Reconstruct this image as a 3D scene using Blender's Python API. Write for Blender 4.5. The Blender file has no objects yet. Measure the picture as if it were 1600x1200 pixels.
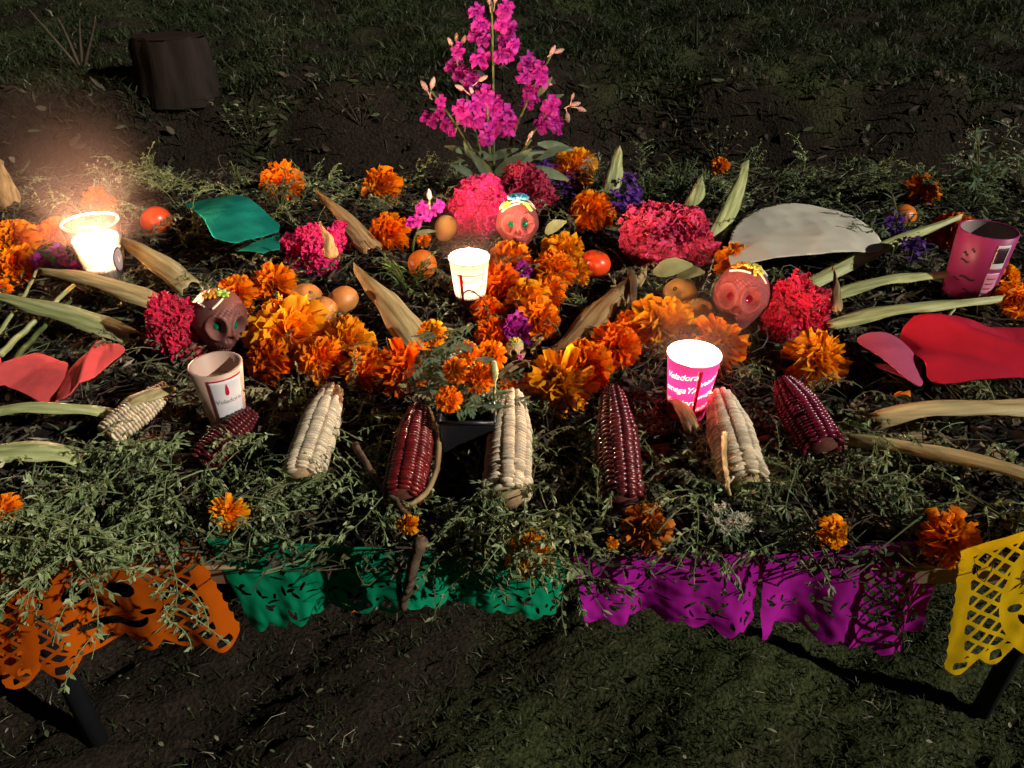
import bpy, bmesh, math, random
import numpy as np
from mathutils import Vector, Matrix, noise as mnoise
R = random.Random(7)
NR = np.random.default_rng(7)
S = bpy.context.scene
COL = S.collection
PI = math.pi

# ------------------------------------------------------------------ camera
TH = math.radians(33.0); FP = 1201.0; HC = 1.307
CAM = Vector((0, 0, HC))
FW = Vector((0, math.cos(TH), -math.sin(TH))); UP = Vector((0, math.sin(TH), math.cos(TH)))
cd = bpy.data.cameras.new('camera'); co = bpy.data.objects.new('camera', cd); COL.objects.link(co)
co.location = CAM; co.rotation_euler = (PI/2-TH, 0, 0)
cd.sensor_width = 36; cd.lens = FP/1600*36; cd.clip_start = .02; cd.clip_end = 300
S.camera = co
# ------------------------------------------------------------------ night sky + one lamp far off to the side
SUN_EL = math.radians(27); SUN_DIR = Vector((-.90, .43, 0)).normalized()      # the way the light travels
w = bpy.data.worlds.new('World'); S.world = w; w.use_nodes = True
nt = w.node_tree; bg = nt.nodes['Background']; sk = nt.nodes.new('ShaderNodeTexSky')
sk.sky_type = 'NISHITA'; sk.sun_disc = False; sk.sun_elevation = SUN_EL
sk.sun_rotation = math.atan2(-SUN_DIR.x, -SUN_DIR.y)
nt.links.new(sk.outputs[0], bg.inputs[0]); bg.inputs[1].default_value = .0018
sd = bpy.data.lights.new('sun', 'SUN'); sd.energy = 1.6; sd.angle = math.radians(.6); sd.color = (1.0, .97, .88)
so = bpy.data.objects.new('sun', sd); COL.objects.link(so)
dv = Vector((SUN_DIR.x*math.cos(SUN_EL), SUN_DIR.y*math.cos(SUN_EL), -math.sin(SUN_EL)))
so.rotation_euler = dv.to_track_quat('-Z', 'Y').to_euler(); so.location = (6, -3, 4)
S.view_settings.view_transform = 'Standard'; S.view_settings.look = 'None'
S.view_settings.gamma = 1; S.view_settings.use_curve_mapping = False; S.view_settings.exposure = 1.1
FLAME = 11000.0
cy = S.cycles
cy.use_denoising = True; cy.max_bounces = 8; cy.transparent_max_bounces = 12; cy.volume_bounces = 0
cy.sample_clamp_indirect = 4; cy.caustics_reflective = False; cy.caustics_refractive = False
cy.volume_step_rate = 2; cy.volume_max_steps = 64

# ------------------------------------------------------------------ pixel of the photo -> point of the place
BED = .785                                                                     # top of the greenery on the table
def ray(px, py): return FW + Vector((1, 0, 0))*((px-800)/FP) - UP*((py-600)/FP)
def at(px, py, z=BED):
    d = ray(px, py); return CAM + d*((z-HC)/d.z)
def atY(px, py, Y):
    d = ray(px, py); return CAM + d*(Y/d.y)
def depth(p): return (Vector(p)-CAM).dot(FW)
def size(px, p): return px*depth(p)/FP

# ------------------------------------------------------------------ materials
def new_mat(name):
    m = bpy.data.materials.new(name); m.use_nodes = True
    n = m.node_tree.nodes; return m, n, m.node_tree.links, n['Principled BSDF']
def ramp(n, cols):
    r = n.new('ShaderNodeValToRGB'); e = r.color_ramp.elements
    while len(e) < len(cols): e.new(.5)
    for i, (p, c) in enumerate(cols): e[i].position = p; e[i].color = (*c, 1)
    return r
def mat(name, col, rough=.6, spec=.4, nscale=40, namt=.25, bump=0, bscale=None, trans=0, attr=None, cols=None, rnd=0, sheen=0, sss=0, alpha=None, coat=0, stretch=None, metal=0):
    m, n, l, b = new_mat(name)
    b.inputs['Roughness'].default_value = rough; b.inputs['Specular IOR Level'].default_value = spec
    b.inputs['Metallic'].default_value = metal
    tc = n.new('ShaderNodeTexCoord'); mp = n.new('ShaderNodeMapping')
    l.new(tc.outputs['Object'], mp.inputs[0])
    if stretch: mp.inputs['Scale'].default_value = stretch
    nz = n.new('ShaderNodeTexNoise'); nz.inputs['Scale'].default_value = nscale; nz.inputs['Detail'].default_value = 4
    l.new(mp.outputs[0], nz.inputs['Vector'])
    if cols:
        r = ramp(n, cols)
        if attr:
            a = n.new('ShaderNodeAttribute'); a.attribute_name = attr; l.new(a.outputs['Fac'], r.inputs[0])
        elif rnd == 2:
            oi = n.new('ShaderNodeObjectInfo'); l.new(oi.outputs['Random'], r.inputs[0])
        else: l.new(nz.outputs['Fac'], r.inputs[0])
        base = r.outputs[0]
    else:
        c = n.new('ShaderNodeRGB'); c.outputs[0].default_value = (*col, 1); base = c.outputs[0]
    hsv = n.new('ShaderNodeHueSaturation'); l.new(base, hsv.inputs['Color'])
    mr = n.new('ShaderNodeMapRange'); mr.inputs[3].default_value = 1-namt; mr.inputs[4].default_value = 1+namt
    mr.inputs[1].default_value = .25; mr.inputs[2].default_value = .75
    l.new(nz.outputs['Fac'], mr.inputs[0])
    val = mr.outputs[0]
    if rnd == 1:
        oi = n.new('ShaderNodeObjectInfo'); m2 = n.new('ShaderNodeMapRange'); m2.inputs[3].default_value = .7; m2.inputs[4].default_value = 1.25
        l.new(oi.outputs['Random'], m2.inputs[0]); mu = n.new('ShaderNodeMath'); mu.operation = 'MULTIPLY'
        l.new(val, mu.inputs[0]); l.new(m2.outputs[0], mu.inputs[1]); val = mu.outputs[0]
    l.new(val, hsv.inputs['Value']); colr = hsv.outputs[0]
    l.new(colr, b.inputs['Base Color'])
    if sheen: b.inputs['Sheen Weight'].default_value = sheen
    if coat: b.inputs['Coat Weight'].default_value = coat; b.inputs['Coat Roughness'].default_value = .1
    if sss:
        b.inputs['Subsurface Weight'].default_value = sss; b.inputs['Subsurface Radius'].default_value = (.02, .01, .006); b.inputs['Subsurface Scale'].default_value = .5
    if bump:
        bp = n.new('ShaderNodeBump'); bp.inputs['Strength'].default_value = bump; bp.inputs['Distance'].default_value = .004
        if bscale:
            n2 = n.new('ShaderNodeTexNoise'); n2.inputs['Scale'].default_value = bscale; n2.inputs['Detail'].default_value = 5
            l.new(mp.outputs[0], n2.inputs['Vector']); l.new(n2.outputs['Fac'], bp.inputs['Height'])
        else: l.new(nz.outputs['Fac'], bp.inputs['Height'])
        l.new(bp.outputs[0], b.inputs['Normal'])
    if trans:
        t = n.new('ShaderNodeBsdfTranslucent'); l.new(colr, t.inputs[0]); mx = n.new('ShaderNodeMixShader'); mx.inputs[0].default_value = trans
        l.new(b.outputs[0], mx.inputs[1]); l.new(t.outputs[0], mx.inputs[2]); l.new(mx.outputs[0], n['Material Output'].inputs[0])
    return m
def emis(name, col, k):
    m, n, l, b = new_mat(name); n.remove(b); e = n.new('ShaderNodeEmission'); e.inputs[0].default_value = (*col, 1); e.inputs[1].default_value = k
    l.new(e.outputs[0], n['Material Output'].inputs[0]); return m
M = {}
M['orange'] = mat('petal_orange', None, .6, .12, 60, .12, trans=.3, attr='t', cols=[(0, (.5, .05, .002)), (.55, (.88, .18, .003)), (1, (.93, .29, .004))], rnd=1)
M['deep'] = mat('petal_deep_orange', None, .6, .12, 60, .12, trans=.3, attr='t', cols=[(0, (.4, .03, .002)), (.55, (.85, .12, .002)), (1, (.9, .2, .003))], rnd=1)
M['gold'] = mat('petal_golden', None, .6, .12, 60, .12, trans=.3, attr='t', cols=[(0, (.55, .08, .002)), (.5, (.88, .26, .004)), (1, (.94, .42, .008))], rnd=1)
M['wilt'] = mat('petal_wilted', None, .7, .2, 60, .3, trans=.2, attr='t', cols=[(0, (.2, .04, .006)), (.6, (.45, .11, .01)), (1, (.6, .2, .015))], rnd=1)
M['stem'] = mat('stem_green', (.09, .12, .035), .6, .3, 80, .3)
M['calyx'] = mat('calyx_dry', (.13, .12, .05), .7, .2, 120, .4)
M['leaf'] = mat('leaf_green', (.07, .13, .035), .5, .4, 60, .3, trans=.25, rnd=1)
M['greyleaf'] = mat('leaf_grey_green', (.13, .18, .10), .6, .3, 60, .3, trans=.2, rnd=1)
M['crimson'] = mat('crest_crimson', (.62, .006, .055), .75, .2, 120, .4, bump=.5, bscale=400, sheen=.25)
M['hotpink'] = mat('crest_hot_pink', (.78, .012, .17), .75, .2, 120, .35, bump=.5, bscale=400, sheen=.25)
M['maroon'] = mat('crest_maroon', (.36, .012, .06), .8, .2, 120, .4, bump=.5, bscale=400, sheen=.2)
M['rose'] = mat('crest_rose', (.62, .04, .14), .75, .2, 120, .4, bump=.5, bscale=400, sheen=.25)
M['stock'] = mat('stock_petal', None, .5, .3, 60, .15, trans=.3, attr='t', cols=[(0, (.55, .25, .5)), (.35, (.5, .03, .36)), (1, (.42, .02, .34))], rnd=1)
M['violet'] = mat('violet_petal', (.13, .035, .28), .6, .3, 80, .4, trans=.2, rnd=1)
M['bud'] = mat('bud_cream', (.42, .27, .24), .6, .3, 80, .3, rnd=1)
M['cream'] = mat('tiny_cream_flower', (.52, .5, .36), .7, .2, 80, .3)
HST = (1, .06, 1)
M['husk'] = mat('husk_tan', None, .6, .25, 160, .2, bump=.6, trans=.12, stretch=HST, cols=[(.25, (.4, .28, .11)), (.5, (.6, .46, .21)), (.75, (.68, .56, .3))])
M['huskg'] = mat('husk_green', None, .55, .3, 160, .2, bump=.6, trans=.15, stretch=HST, cols=[(.25, (.27, .31, .1)), (.5, (.46, .48, .2)), (.75, (.6, .58, .32))])
M['huskb'] = mat('husk_brown', None, .7, .25, 160, .25, bump=.6, trans=.1, stretch=HST, cols=[(.25, (.2, .12, .05)), (.5, (.36, .23, .1)), (.75, (.42, .3, .15))])
M['bark'] = mat('twig_bark', (.12, .075, .045), .85, .15, 60, .5, bump=.8)
M['kwhite'] = mat('kernel_white', (.72, .58, .40), .42, .4, 200, .12, rnd=1, sss=.1)
M['kred'] = mat('kernel_red', (.17, .012, .012), .28, .55, 200, .2, rnd=1, coat=.2)
M['kdark'] = mat('kernel_maroon', (.11, .012, .014), .28, .55, 200, .2, rnd=1, coat=.2)
M['kpurple'] = mat('kernel_magenta', (.16, .008, .03), .25, .55, 200, .2, rnd=1, coat=.3)
M['cob'] = mat('cob_core', (.42, .27, .14), .8, .2, 200, .3)
M['cobred'] = mat('cob_core_red', (.1, .03, .02), .8, .2, 200, .3)
M['tang'] = mat('fruit_tangerine', (.72, .17, .015), .38, .45, 60, .12, bump=.12, bscale=500)
M['tango'] = mat('fruit_brown_orange', (.5, .2, .05), .42, .45, 25, .22, bump=.12, bscale=500)
M['guava'] = mat('fruit_guava', (.52, .3, .09), .55, .35, 25, .25, bump=.15, bscale=300)
M['redfruit'] = mat('fruit_red', (.66, .06, .012), .3, .5, 40, .15)
M['clay'] = mat('skull_clay', (.27, .058, .058), .55, .3, 14, .3, bump=.4, bscale=220)
M['sugar'] = mat('skull_sugar', (.65, .45, .25), .6, .3, 200, .15, bump=.3, bscale=500)
for k, c in dict(icewhite=(.8, .72, .55), iceblue=(.08, .38, .55), iceyellow=(.75, .6, .08), icegreen=(.3, .5, .07), iceorange=(.75, .3, .02), icepink=(.6, .04, .2)).items():
    M[k] = mat('icing_'+k[3:], c, .4, .5, 300, .1)
M['seqgreen'] = mat('sequin_green', (.01, .42, .2), .12, .8, 900, .5, metal=.75)
M['seqred'] = mat('sequin_red', (.5, .005, .06), .12, .8, 900, .5, metal=.75)
M['socket'] = mat('socket_dark', (.03, .012, .01), .7, .2)
M['white'] = mat('paper_white', (.78, .71, .57), .95, .05, 20, .07, trans=.15, bump=.08, bscale=70)
M['teal'] = mat('felt_teal', (.010, .21, .155), .95, .04, 30, .2, trans=.08, bump=.45, bscale=60)
M['coral'] = mat('foam_coral', (.76, .10, .095), .95, .05, 40, .12, trans=.15, bump=.35, bscale=60)
M['redf'] = mat('foam_red', (.52, .018, .045), .92, .08, 30, .14, trans=.15, bump=.4, bscale=50)
M['pinkf'] = mat('foam_pink', (.5, .09, .17), .95, .05, 40, .12, trans=.12, bump=.35, bscale=60)
for k, c in dict(porange=(.62, .11, .004), pgreen=(.005, .33, .15), pmagenta=(.50, .015, .36), pyellow=(.86, .52, .006)).items():
    M[k] = mat('tissue_'+k[1:], c, .92, .05, 14, .12, trans=.4, bump=.15, bscale=90)
M['wax'] = mat('wax', (.82, .74, .62), .4, .4, 30, .04, trans=.010)
M['waxpink'] = mat('old_wax', (.62, .4, .3), .45, .4, 30, .06)
M['cupwhite'] = mat('cup_white', (.78, .75, .7), .55, .35, 30, .03, trans=.0026)
M['cuppink'] = mat('cup_pink', (.74, .02, .19), .5, .35, 30, .05, trans=.0026)
M['cuppurple'] = mat('cup_magenta', (.36, .035, .16), .4, .45, 18, .15, trans=.05)
M['cupinside'] = mat('cup_inside', (.3, .22, .2), .6, .3, 30, .2)
M['paperink'] = mat('bare_paper', (.85, .82, .82), .6, .3, 30, .03, trans=.0026)
M['printred'] = mat('print_red', (.6, .01, .06), .5, .3, trans=.25)
M['printdark'] = mat('print_dark', (.05, .02, .04), .5, .3)
M['printwhite'] = mat('print_white', (.85, .8, .75), .5, .3, trans=.03)
M['printgrey'] = mat('print_grey', (.3, .26, .26), .5, .3)
M['rimglint'] = mat('glass_rim_glint', (.75, .7, .68), .15, .8, 30, .02, trans=.5)  # pale grey stands in for candlelight caught along the glass edge
M['label'] = mat('label_white', (.72, .68, .68), .5, .4, 20, .08)
M['labelpink'] = mat('label_pink', (.62, .3, .42), .45, .45, 20, .1)
M['wick'] = mat('wick_black', (.01, .008, .008), .9, .1)
M['pot'] = mat('pot_black', (.018, .017, .02), .35, .5, 30, .2)
M['metal'] = mat('steel_black', (.008, .008, .01), .6, .25, 60, .2)
M['wood'] = mat('table_board', (.16, .1, .06), .7, .3, 20, .3, stretch=(1, .1, 1))
M['mat'] = mat('straw_mat', None, .8, .2, 300, .2, bump=.6, stretch=(.05, 1, 1), cols=[(.3, (.2, .14, .07)), (.7, (.42, .3, .15))])
M['bed'] = mat('soil_gap_shade', (.014, .011, .009), .9, .1, 30, .5, bump=1, bscale=90)  # shade of gaps between herbs put into the colour; also potting soil
M['bits'] = mat('dry_bits', None, .75, .2, 60, .25, trans=.15, attr='tint', cols=[(0, (.02, .013, .01)), (.3, (.05, .033, .024)), (.5, (.09, .066, .045)), (.62, (.15, .12, .08)), (.75, (.08, .1, .04)), (.9, (.14, .17, .08)), (1, (.38, .33, .22))])
M['sprig'] = mat('sprig_leaf', None, .6, .3, 80, .3, trans=.25, attr='tint', cols=[(0, (.09, .11, .04)), (.45, (.2, .26, .1)), (.8, (.34, .4, .19)), (1, (.5, .5, .3))], rnd=1)
M['sprigdry'] = mat('sprig_leaf_dry', None, .7, .2, 80, .3, trans=.2, attr='tint', cols=[(0, (.08, .07, .035)), (.5, (.18, .17, .085)), (.85, (.27, .27, .14)), (1, (.46, .42, .28))], rnd=1)
M['grass'] = mat('grass_blade', None, .6, .25, 5, .3, trans=.2, attr='tint', cols=[(0, (.012, .018, .005)), (.5, (.026, .038, .011)), (.85, (.05, .062, .024)), (1, (.2, .18, .12))])
M['flame'] = emis('flame', (1, .57, .33), FLAME)
m, n, l, b = new_mat('clear_glass'); b.inputs['Base Color'].default_value = (.95, .97, .96, 1); b.inputs['Roughness'].default_value = .03
b.inputs['Transmission Weight'].default_value = 1; b.inputs['IOR'].default_value = 1.3; M['glass'] = m
tr = n.new('ShaderNodeBsdfTransparent'); fr = n.new('ShaderNodeBsdfGlossy'); fr.inputs['Roughness'].default_value = .05; mx = n.new('ShaderNodeMixShader'); lw = n.new('ShaderNodeLayerWeight'); lw.inputs[0].default_value = .35
l.new(lw.outputs['Facing'], mx.inputs[0]); l.new(tr.outputs[0], mx.inputs[1]); l.new(fr.outputs[0], mx.inputs[2]); l.new(mx.outputs[0], n['Material Output'].inputs[0])
# ground: brown blended to green by mask and noise
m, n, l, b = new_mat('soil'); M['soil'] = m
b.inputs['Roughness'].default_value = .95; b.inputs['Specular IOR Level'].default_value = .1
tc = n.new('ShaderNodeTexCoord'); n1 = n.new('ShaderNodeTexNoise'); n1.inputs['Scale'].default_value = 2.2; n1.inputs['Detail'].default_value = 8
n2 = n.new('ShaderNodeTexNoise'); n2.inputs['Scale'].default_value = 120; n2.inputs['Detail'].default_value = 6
at_ = n.new('ShaderNodeAttribute'); at_.attribute_name = 'green_mix'
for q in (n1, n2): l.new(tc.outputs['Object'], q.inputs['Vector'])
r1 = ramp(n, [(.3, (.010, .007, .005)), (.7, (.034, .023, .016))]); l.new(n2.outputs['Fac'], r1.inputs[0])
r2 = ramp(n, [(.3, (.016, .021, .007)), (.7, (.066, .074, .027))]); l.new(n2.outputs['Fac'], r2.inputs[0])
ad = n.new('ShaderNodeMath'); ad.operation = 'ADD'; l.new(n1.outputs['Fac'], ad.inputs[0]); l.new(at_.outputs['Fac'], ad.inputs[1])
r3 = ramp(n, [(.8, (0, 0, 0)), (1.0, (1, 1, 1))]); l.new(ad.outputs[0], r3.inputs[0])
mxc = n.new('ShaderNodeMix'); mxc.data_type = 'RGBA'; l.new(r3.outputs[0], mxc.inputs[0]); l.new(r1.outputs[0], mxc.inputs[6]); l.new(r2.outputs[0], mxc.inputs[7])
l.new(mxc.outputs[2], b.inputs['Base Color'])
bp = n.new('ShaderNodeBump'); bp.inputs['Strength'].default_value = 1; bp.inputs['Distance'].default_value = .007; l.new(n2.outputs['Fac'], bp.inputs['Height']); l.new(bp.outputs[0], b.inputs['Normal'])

# ------------------------------------------------------------------ object helpers
def mesh_of(name, V, F, m, smooth=False, attrs=None, mats=None, midx=None):
    me = bpy.data.meshes.new(name)
    me.from_pydata([tuple(v) for v in V], [], [tuple(int(i) for i in f) for f in F])
    for mm in (mats or [m]): me.materials.append(M[mm] if isinstance(mm, str) else mm)
    if smooth: me.polygons.foreach_set('use_smooth', [True]*len(me.polygons))
    if midx is not None: me.polygons.foreach_set('material_index', midx)
    for k, a in (attrs or {}).items():
        at2 = me.attributes.new(k, 'FLOAT', 'POINT'); at2.data.foreach_set('value', np.asarray(a, dtype=np.float32))
    me.update(); return me
def link(name, me, parent=None, loc=None, mtx=None):
    o = bpy.data.objects.new(name, me); COL.objects.link(o)
    if parent is not None: o.parent = parent
    if mtx is not None: o.matrix_basis = mtx
    elif loc is not None: o.location = loc
    return o
def tag(o, label=None, cat=None, group=None, kind=None):
    if label: o['label'] = label
    if cat: o['category'] = cat
    if group: o['group'] = group
    if kind: o['kind'] = kind
    return o
def thing(name, label, cat, loc=(0, 0, 0), group=None, mtx=None):
    return tag(link(name, None, None, loc, mtx), label, cat, group)
class MB:
    def __init__(s): s.V = []; s.F = []; s.T = []
    def add(s, V, F, t=0):
        b = len(s.V); s.V += [tuple(v) for v in V]; s.F += [tuple(i+b for i in f) for f in F]
        s.T += list(t) if hasattr(t, '__len__') else [t]*len(V)
    def tube(s, P, r, n=6, t=0, cap=True):
        P = [Vector(p) for p in P]; k = len(P); rr = r if hasattr(r, '__len__') else [r]*k
        V = []; F = []; u = None
        for i, p in enumerate(P):
            d = (P[min(i+1, k-1)]-P[max(i-1, 0)])
            d = d.normalized() if d.length > 1e-9 else Vector((0, 0, 1))
            if u is None: u = d.orthogonal().normalized()
            u = (u-d*u.dot(d)); u = u.normalized() if u.length > 1e-6 else d.orthogonal().normalized()
            v = d.cross(u)
            for j in range(n):
                a = 2*PI*j/n; V.append(p+(u*math.cos(a)+v*math.sin(a))*rr[i])
        for i in range(k-1):
            for j in range(n): F.append((i*n+j, i*n+(j+1) % n, (i+1)*n+(j+1) % n, (i+1)*n+j))
        if cap: F.append(tuple(range(n-1, -1, -1))); F.append(tuple(range((k-1)*n, k*n)))
        s.add(V, F, t)
    def leaf(s, p, d, L, W, up=Vector((0, 0, 1)), fold=.25, droop=.15, t=0, seg=3):
        p = Vector(p); d = Vector(d).normalized(); x = d.cross(up)
        x = x.normalized() if x.length > 1e-4 else d.orthogonal().normalized(); nn = x.cross(d)
        V = []; F = []
        for i in range(seg+1):
            q = i/seg; wd = W*math.sin(PI*min(.97, .06+q*.94))**.8*.5
            c = p+d*L*q-nn*droop*L*q*q
            V += [c-x*wd+nn*fold*wd, c, c+x*wd+nn*fold*wd]
            if i: b = 3*(i-1); F += [(b, b+1, b+4, b+3), (b+1, b+2, b+5, b+4)]
        s.add(V, F, t)
    def lathe(s, prof, n=32, t=0, c=(0, 0, 0)):
        V = []; F = []
        for r, z in prof:
            for j in range(n): V.append((c[0]+r*math.cos(2*PI*j/n), c[1]+r*math.sin(2*PI*j/n), c[2]+z))
        k = len(prof)
        for i in range(k-1):
            for j in range(n): F.append((i*n+j, i*n+(j+1) % n, (i+1)*n+(j+1) % n, (i+1)*n+j))
        s.add(V, F, t)
    def box(s, x0, x1, y0, y1, z0, z1, t=0):
        s.add([(x0, y0, z0), (x1, y0, z0), (x1, y1, z0), (x0, y1, z0), (x0, y0, z1), (x1, y0, z1), (x1, y1, z1), (x0, y1, z1)],
              [(0, 3, 2, 1), (4, 5, 6, 7), (0, 1, 5, 4), (1, 2, 6, 5), (2, 3, 7, 6), (3, 0, 4, 7)], t)
    def mesh(s, name, m, smooth=True, attr=None): return mesh_of(name, s.V, s.F, m, smooth, {attr: s.T} if attr else None)
    def build(s, name, m, parent=None, smooth=True, attr=None, loc=None, mtx=None): return link(name, s.mesh(name, m, smooth, attr), parent, loc, mtx)
def frame(z, x=None, loc=(0, 0, 0), sc=1.0):
    z = Vector(z).normalized(); y = z.cross(Vector(x) if x is not None else z.orthogonal())
    y = y.normalized() if y.length > 1e-5 else z.orthogonal().normalized(); x = y.cross(z)
    m = Matrix((x, y, z)).transposed().to_4x4()*1.0
    return Matrix.Translation(Vector(loc)) @ m @ Matrix.Diagonal((sc, sc, sc, 1))
def bez(P, n=10):
    P = [Vector(p) for p in P]; out = []
    for i in range(n+1):
        t = i/n; Q = P[:]
        while len(Q) > 1: Q = [a.lerp(b2, t) for a, b2 in zip(Q, Q[1:])]
        out.append(Q[0])
    return out
def noiz(x, y, z=0, s=1): return mnoise.noise(Vector((x*s, y*s, z*s+3.7)))
def bedz(x, y): return BED-.018+.014*noiz(x, y, 0, 5)+.01*noiz(x, y, 4, 13)

# sheet cut out along f(u,v) > 0 and bent by fn(u,v)
def cut_sheet(name, f, u0, u1, nu, v0, v1, nv, fn, m, parent=None, th=.0007, smooth=True):
    us = np.linspace(u0, u1, nu+1); vs = np.linspace(v0, v1, nv+1)
    U, W = np.meshgrid(us, vs, indexing='ij'); D = f(U, W)
    V = []; F = []; gi = {}; ei = {}
    def gv(i, j):
        k = (i, j)
        if k not in gi: gi[k] = len(V); V.append(fn(us[i], vs[j]))
        return gi[k]
    def ev(a, b):
        k = (a, b) if a < b else (b, a)
        if k not in ei:
            a, b = k; da, db = D[a], D[b]; t = da/(da-db); t = min(max(t, .02), .98)
            ei[k] = len(V); V.append(fn(us[a[0]]*(1-t)+us[b[0]]*t, vs[a[1]]*(1-t)+vs[b[1]]*t))
        return ei[k]
    for i in range(nu):
        for j in range(nv):
            cs = [(i, j), (i+1, j), (i+1, j+1), (i, j+1)]; ins = [D[c] > 0 for c in cs]
            if not any(ins): continue
            if all(ins): F.append([gv(*c) for c in cs]); continue
            poly = []
            for q in range(4):
                a, b = cs[q], cs[(q+1) % 4]
                if ins[q]: poly.append(gv(*a))
                if ins[q] != ins[(q+1) % 4]: poly.append(ev(a, b))
            if len(poly) > 2: F.append(poly)
    me = mesh_of(name, V, F, m, smooth); o = link(name, me, parent)
    sm = o.modifiers.new('solid', 'SOLIDIFY'); sm.thickness = th; sm.offset = 0
    return o
def poly_sdf(P):
    P = np.array(P, dtype=float)
    def f(U, W):
        d = np.full(U.shape, 1e9); ins = np.zeros(U.shape, bool)
        for a, b in zip(P, np.roll(P, -1, axis=0)):
            e = b-a; t = np.clip(((U-a[0])*e[0]+(W-a[1])*e[1])/(e@e+1e-12), 0, 1)
            d = np.minimum(d, np.hypot(U-a[0]-t*e[0], W-a[1]-t*e[1]))
            c = (a[1] > W) != (b[1] > W)
            ins ^= c & (U < (b[0]-a[0])*(W-a[1])/(b[1]-a[1]+1e-12)+a[0])
        return np.where(ins, d, -d)
    return f

# ================================================================== THE SETTING
def terr(x, y):
    """height of the ground: flat under the table, a cut bank behind it, sloping lawn above"""
    e = 2.16+.10*np.sin(x*1.7+.6)+.05*np.sin(x*4.1)
    t = np.clip((y-e)/.52, 0, 1); s = t*t*(3-2*t)
    h = .74*s+np.clip(y-e-.45, 0, 9)*.07
    h = h+.012*np.sin(x*9+y*5)+.010*np.sin(x*17-y*13)+.02*s*np.sin(x*6.3+2*np.sin(y*7))*(1-t*.5)
    return h
def greenmask(x, y):
    front = 1/(1+np.exp(-(x+.28-(y-.8)*.35)*5)) * (y < 1.6)  # front ground turns browner and darker towards the left
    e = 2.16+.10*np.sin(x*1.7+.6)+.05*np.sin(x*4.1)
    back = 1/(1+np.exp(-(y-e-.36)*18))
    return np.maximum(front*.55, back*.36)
xs = np.concatenate([[-30, -18, -10, -6, -4], np.linspace(-3, 3, 241), [4, 6, 10, 18, 30]])
ys = np.concatenate([[-30, -15, -7, -3, -1], np.linspace(0, 4.4, 221), [5, 6, 8, 12, 20, 30]])
X, Y = np.meshgrid(xs, ys, indexing='ij')
Z = terr(X, Y); Z = np.where(np.abs(X) < 3, Z+.006*NR.standard_normal(X.shape), Z)
nx, ny = X.shape; idx = np.arange(nx*ny).reshape(nx, ny)
F = np.stack([idx[:-1, :-1], idx[1:, :-1], idx[1:, 1:], idx[:-1, 1:]], -1).reshape(-1, 4)
V = np.stack([X, Y, Z], -1).reshape(-1, 3)
g = link('ground', mesh_of('ground', V, F, 'soil', True, {'green_mix': greenmask(X, Y).ravel()})); tag(g, kind='structure')

def blades(name, XY, h0, h1, wd, mats, tint, lean=.5):
    N = len(XY); x, y = XY[:, 0], XY[:, 1]; z = terr(x, y)-.004
    a = NR.uniform(0, 2*PI, N); L = NR.uniform(h0, h1, N); ln = NR.uniform(.1, 1, N)*lean; b = NR.uniform(0, 2*PI, N)
    P = np.stack([x, y, z], -1); U = np.stack([np.cos(a), np.sin(a), 0*a], -1)*wd*NR.uniform(.6, 1.3, N)[:, None]
    D = np.stack([np.cos(b)*ln, np.sin(b)*ln, np.ones(N)*.8], -1)
    D2 = np.stack([np.cos(b)*ln*2.4, np.sin(b)*ln*2.4, np.ones(N)*.75], -1)
    V = np.stack([P-U, P+U, P+D*L[:, None]*.55+U*.8, P+D*L[:, None]*.55-U*.8, P+D2*L[:, None]*.9], 1).reshape(-1, 3)
    i = np.arange(N)*5
    me = bpy.data.meshes.new(name)
    F = [q for k in i.tolist() for q in ((k, k+1, k+2, k+3), (k+3, k+2, k+4))]
    me = mesh_of(name, V, F, mats, False, {'tint': np.repeat(tint, 5)})
    return tag(link(name, me), kind='stuff')
# lawn in front of and under the table: short mossy grass
N = 60000; xy = np.stack([NR.uniform(-1.35, 1.45, N), NR.uniform(.5, 1.75, N)], -1)
keep = NR.uniform(0, 1, N) < .30+greenmask(xy[:, 0], xy[:, 1])*1.6; xy = xy[keep]
blades('lawn_grass', xy, .006, .022, .0016, 'grass', np.clip(NR.normal(.6, .2, len(xy))+(NR.uniform(0, 1, len(xy)) < .012)*.6, 0, 1), .9)
# grass on and above the bank
N = 110000; xy = np.stack([NR.uniform(-2.9, 2.9, N), NR.uniform(2.0, 4.6, N)], -1)
e = 2.16+.10*np.sin(xy[:, 0]*1.7+.6); cl = np.array([noiz(a, b2, 0, 3.2) for a, b2 in xy])
c2 = np.array([noiz(a, b2, 5, 11) for a, b2 in xy]); pr = np.clip((xy[:, 1]-e-.26+cl*.22)*3.2, .035, 1)*np.clip(.5+.9*cl+1.1*c2, .02, 1); keep = NR.uniform(0, 1, N) < pr; xy = xy[keep]
blades('bank_grass', xy, .02, .075, .0028, 'grass', np.clip(NR.normal(.45, .2, len(xy))+(NR.uniform(0, 1, len(xy)) < .02)*.6, 0, 1), .9)
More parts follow.
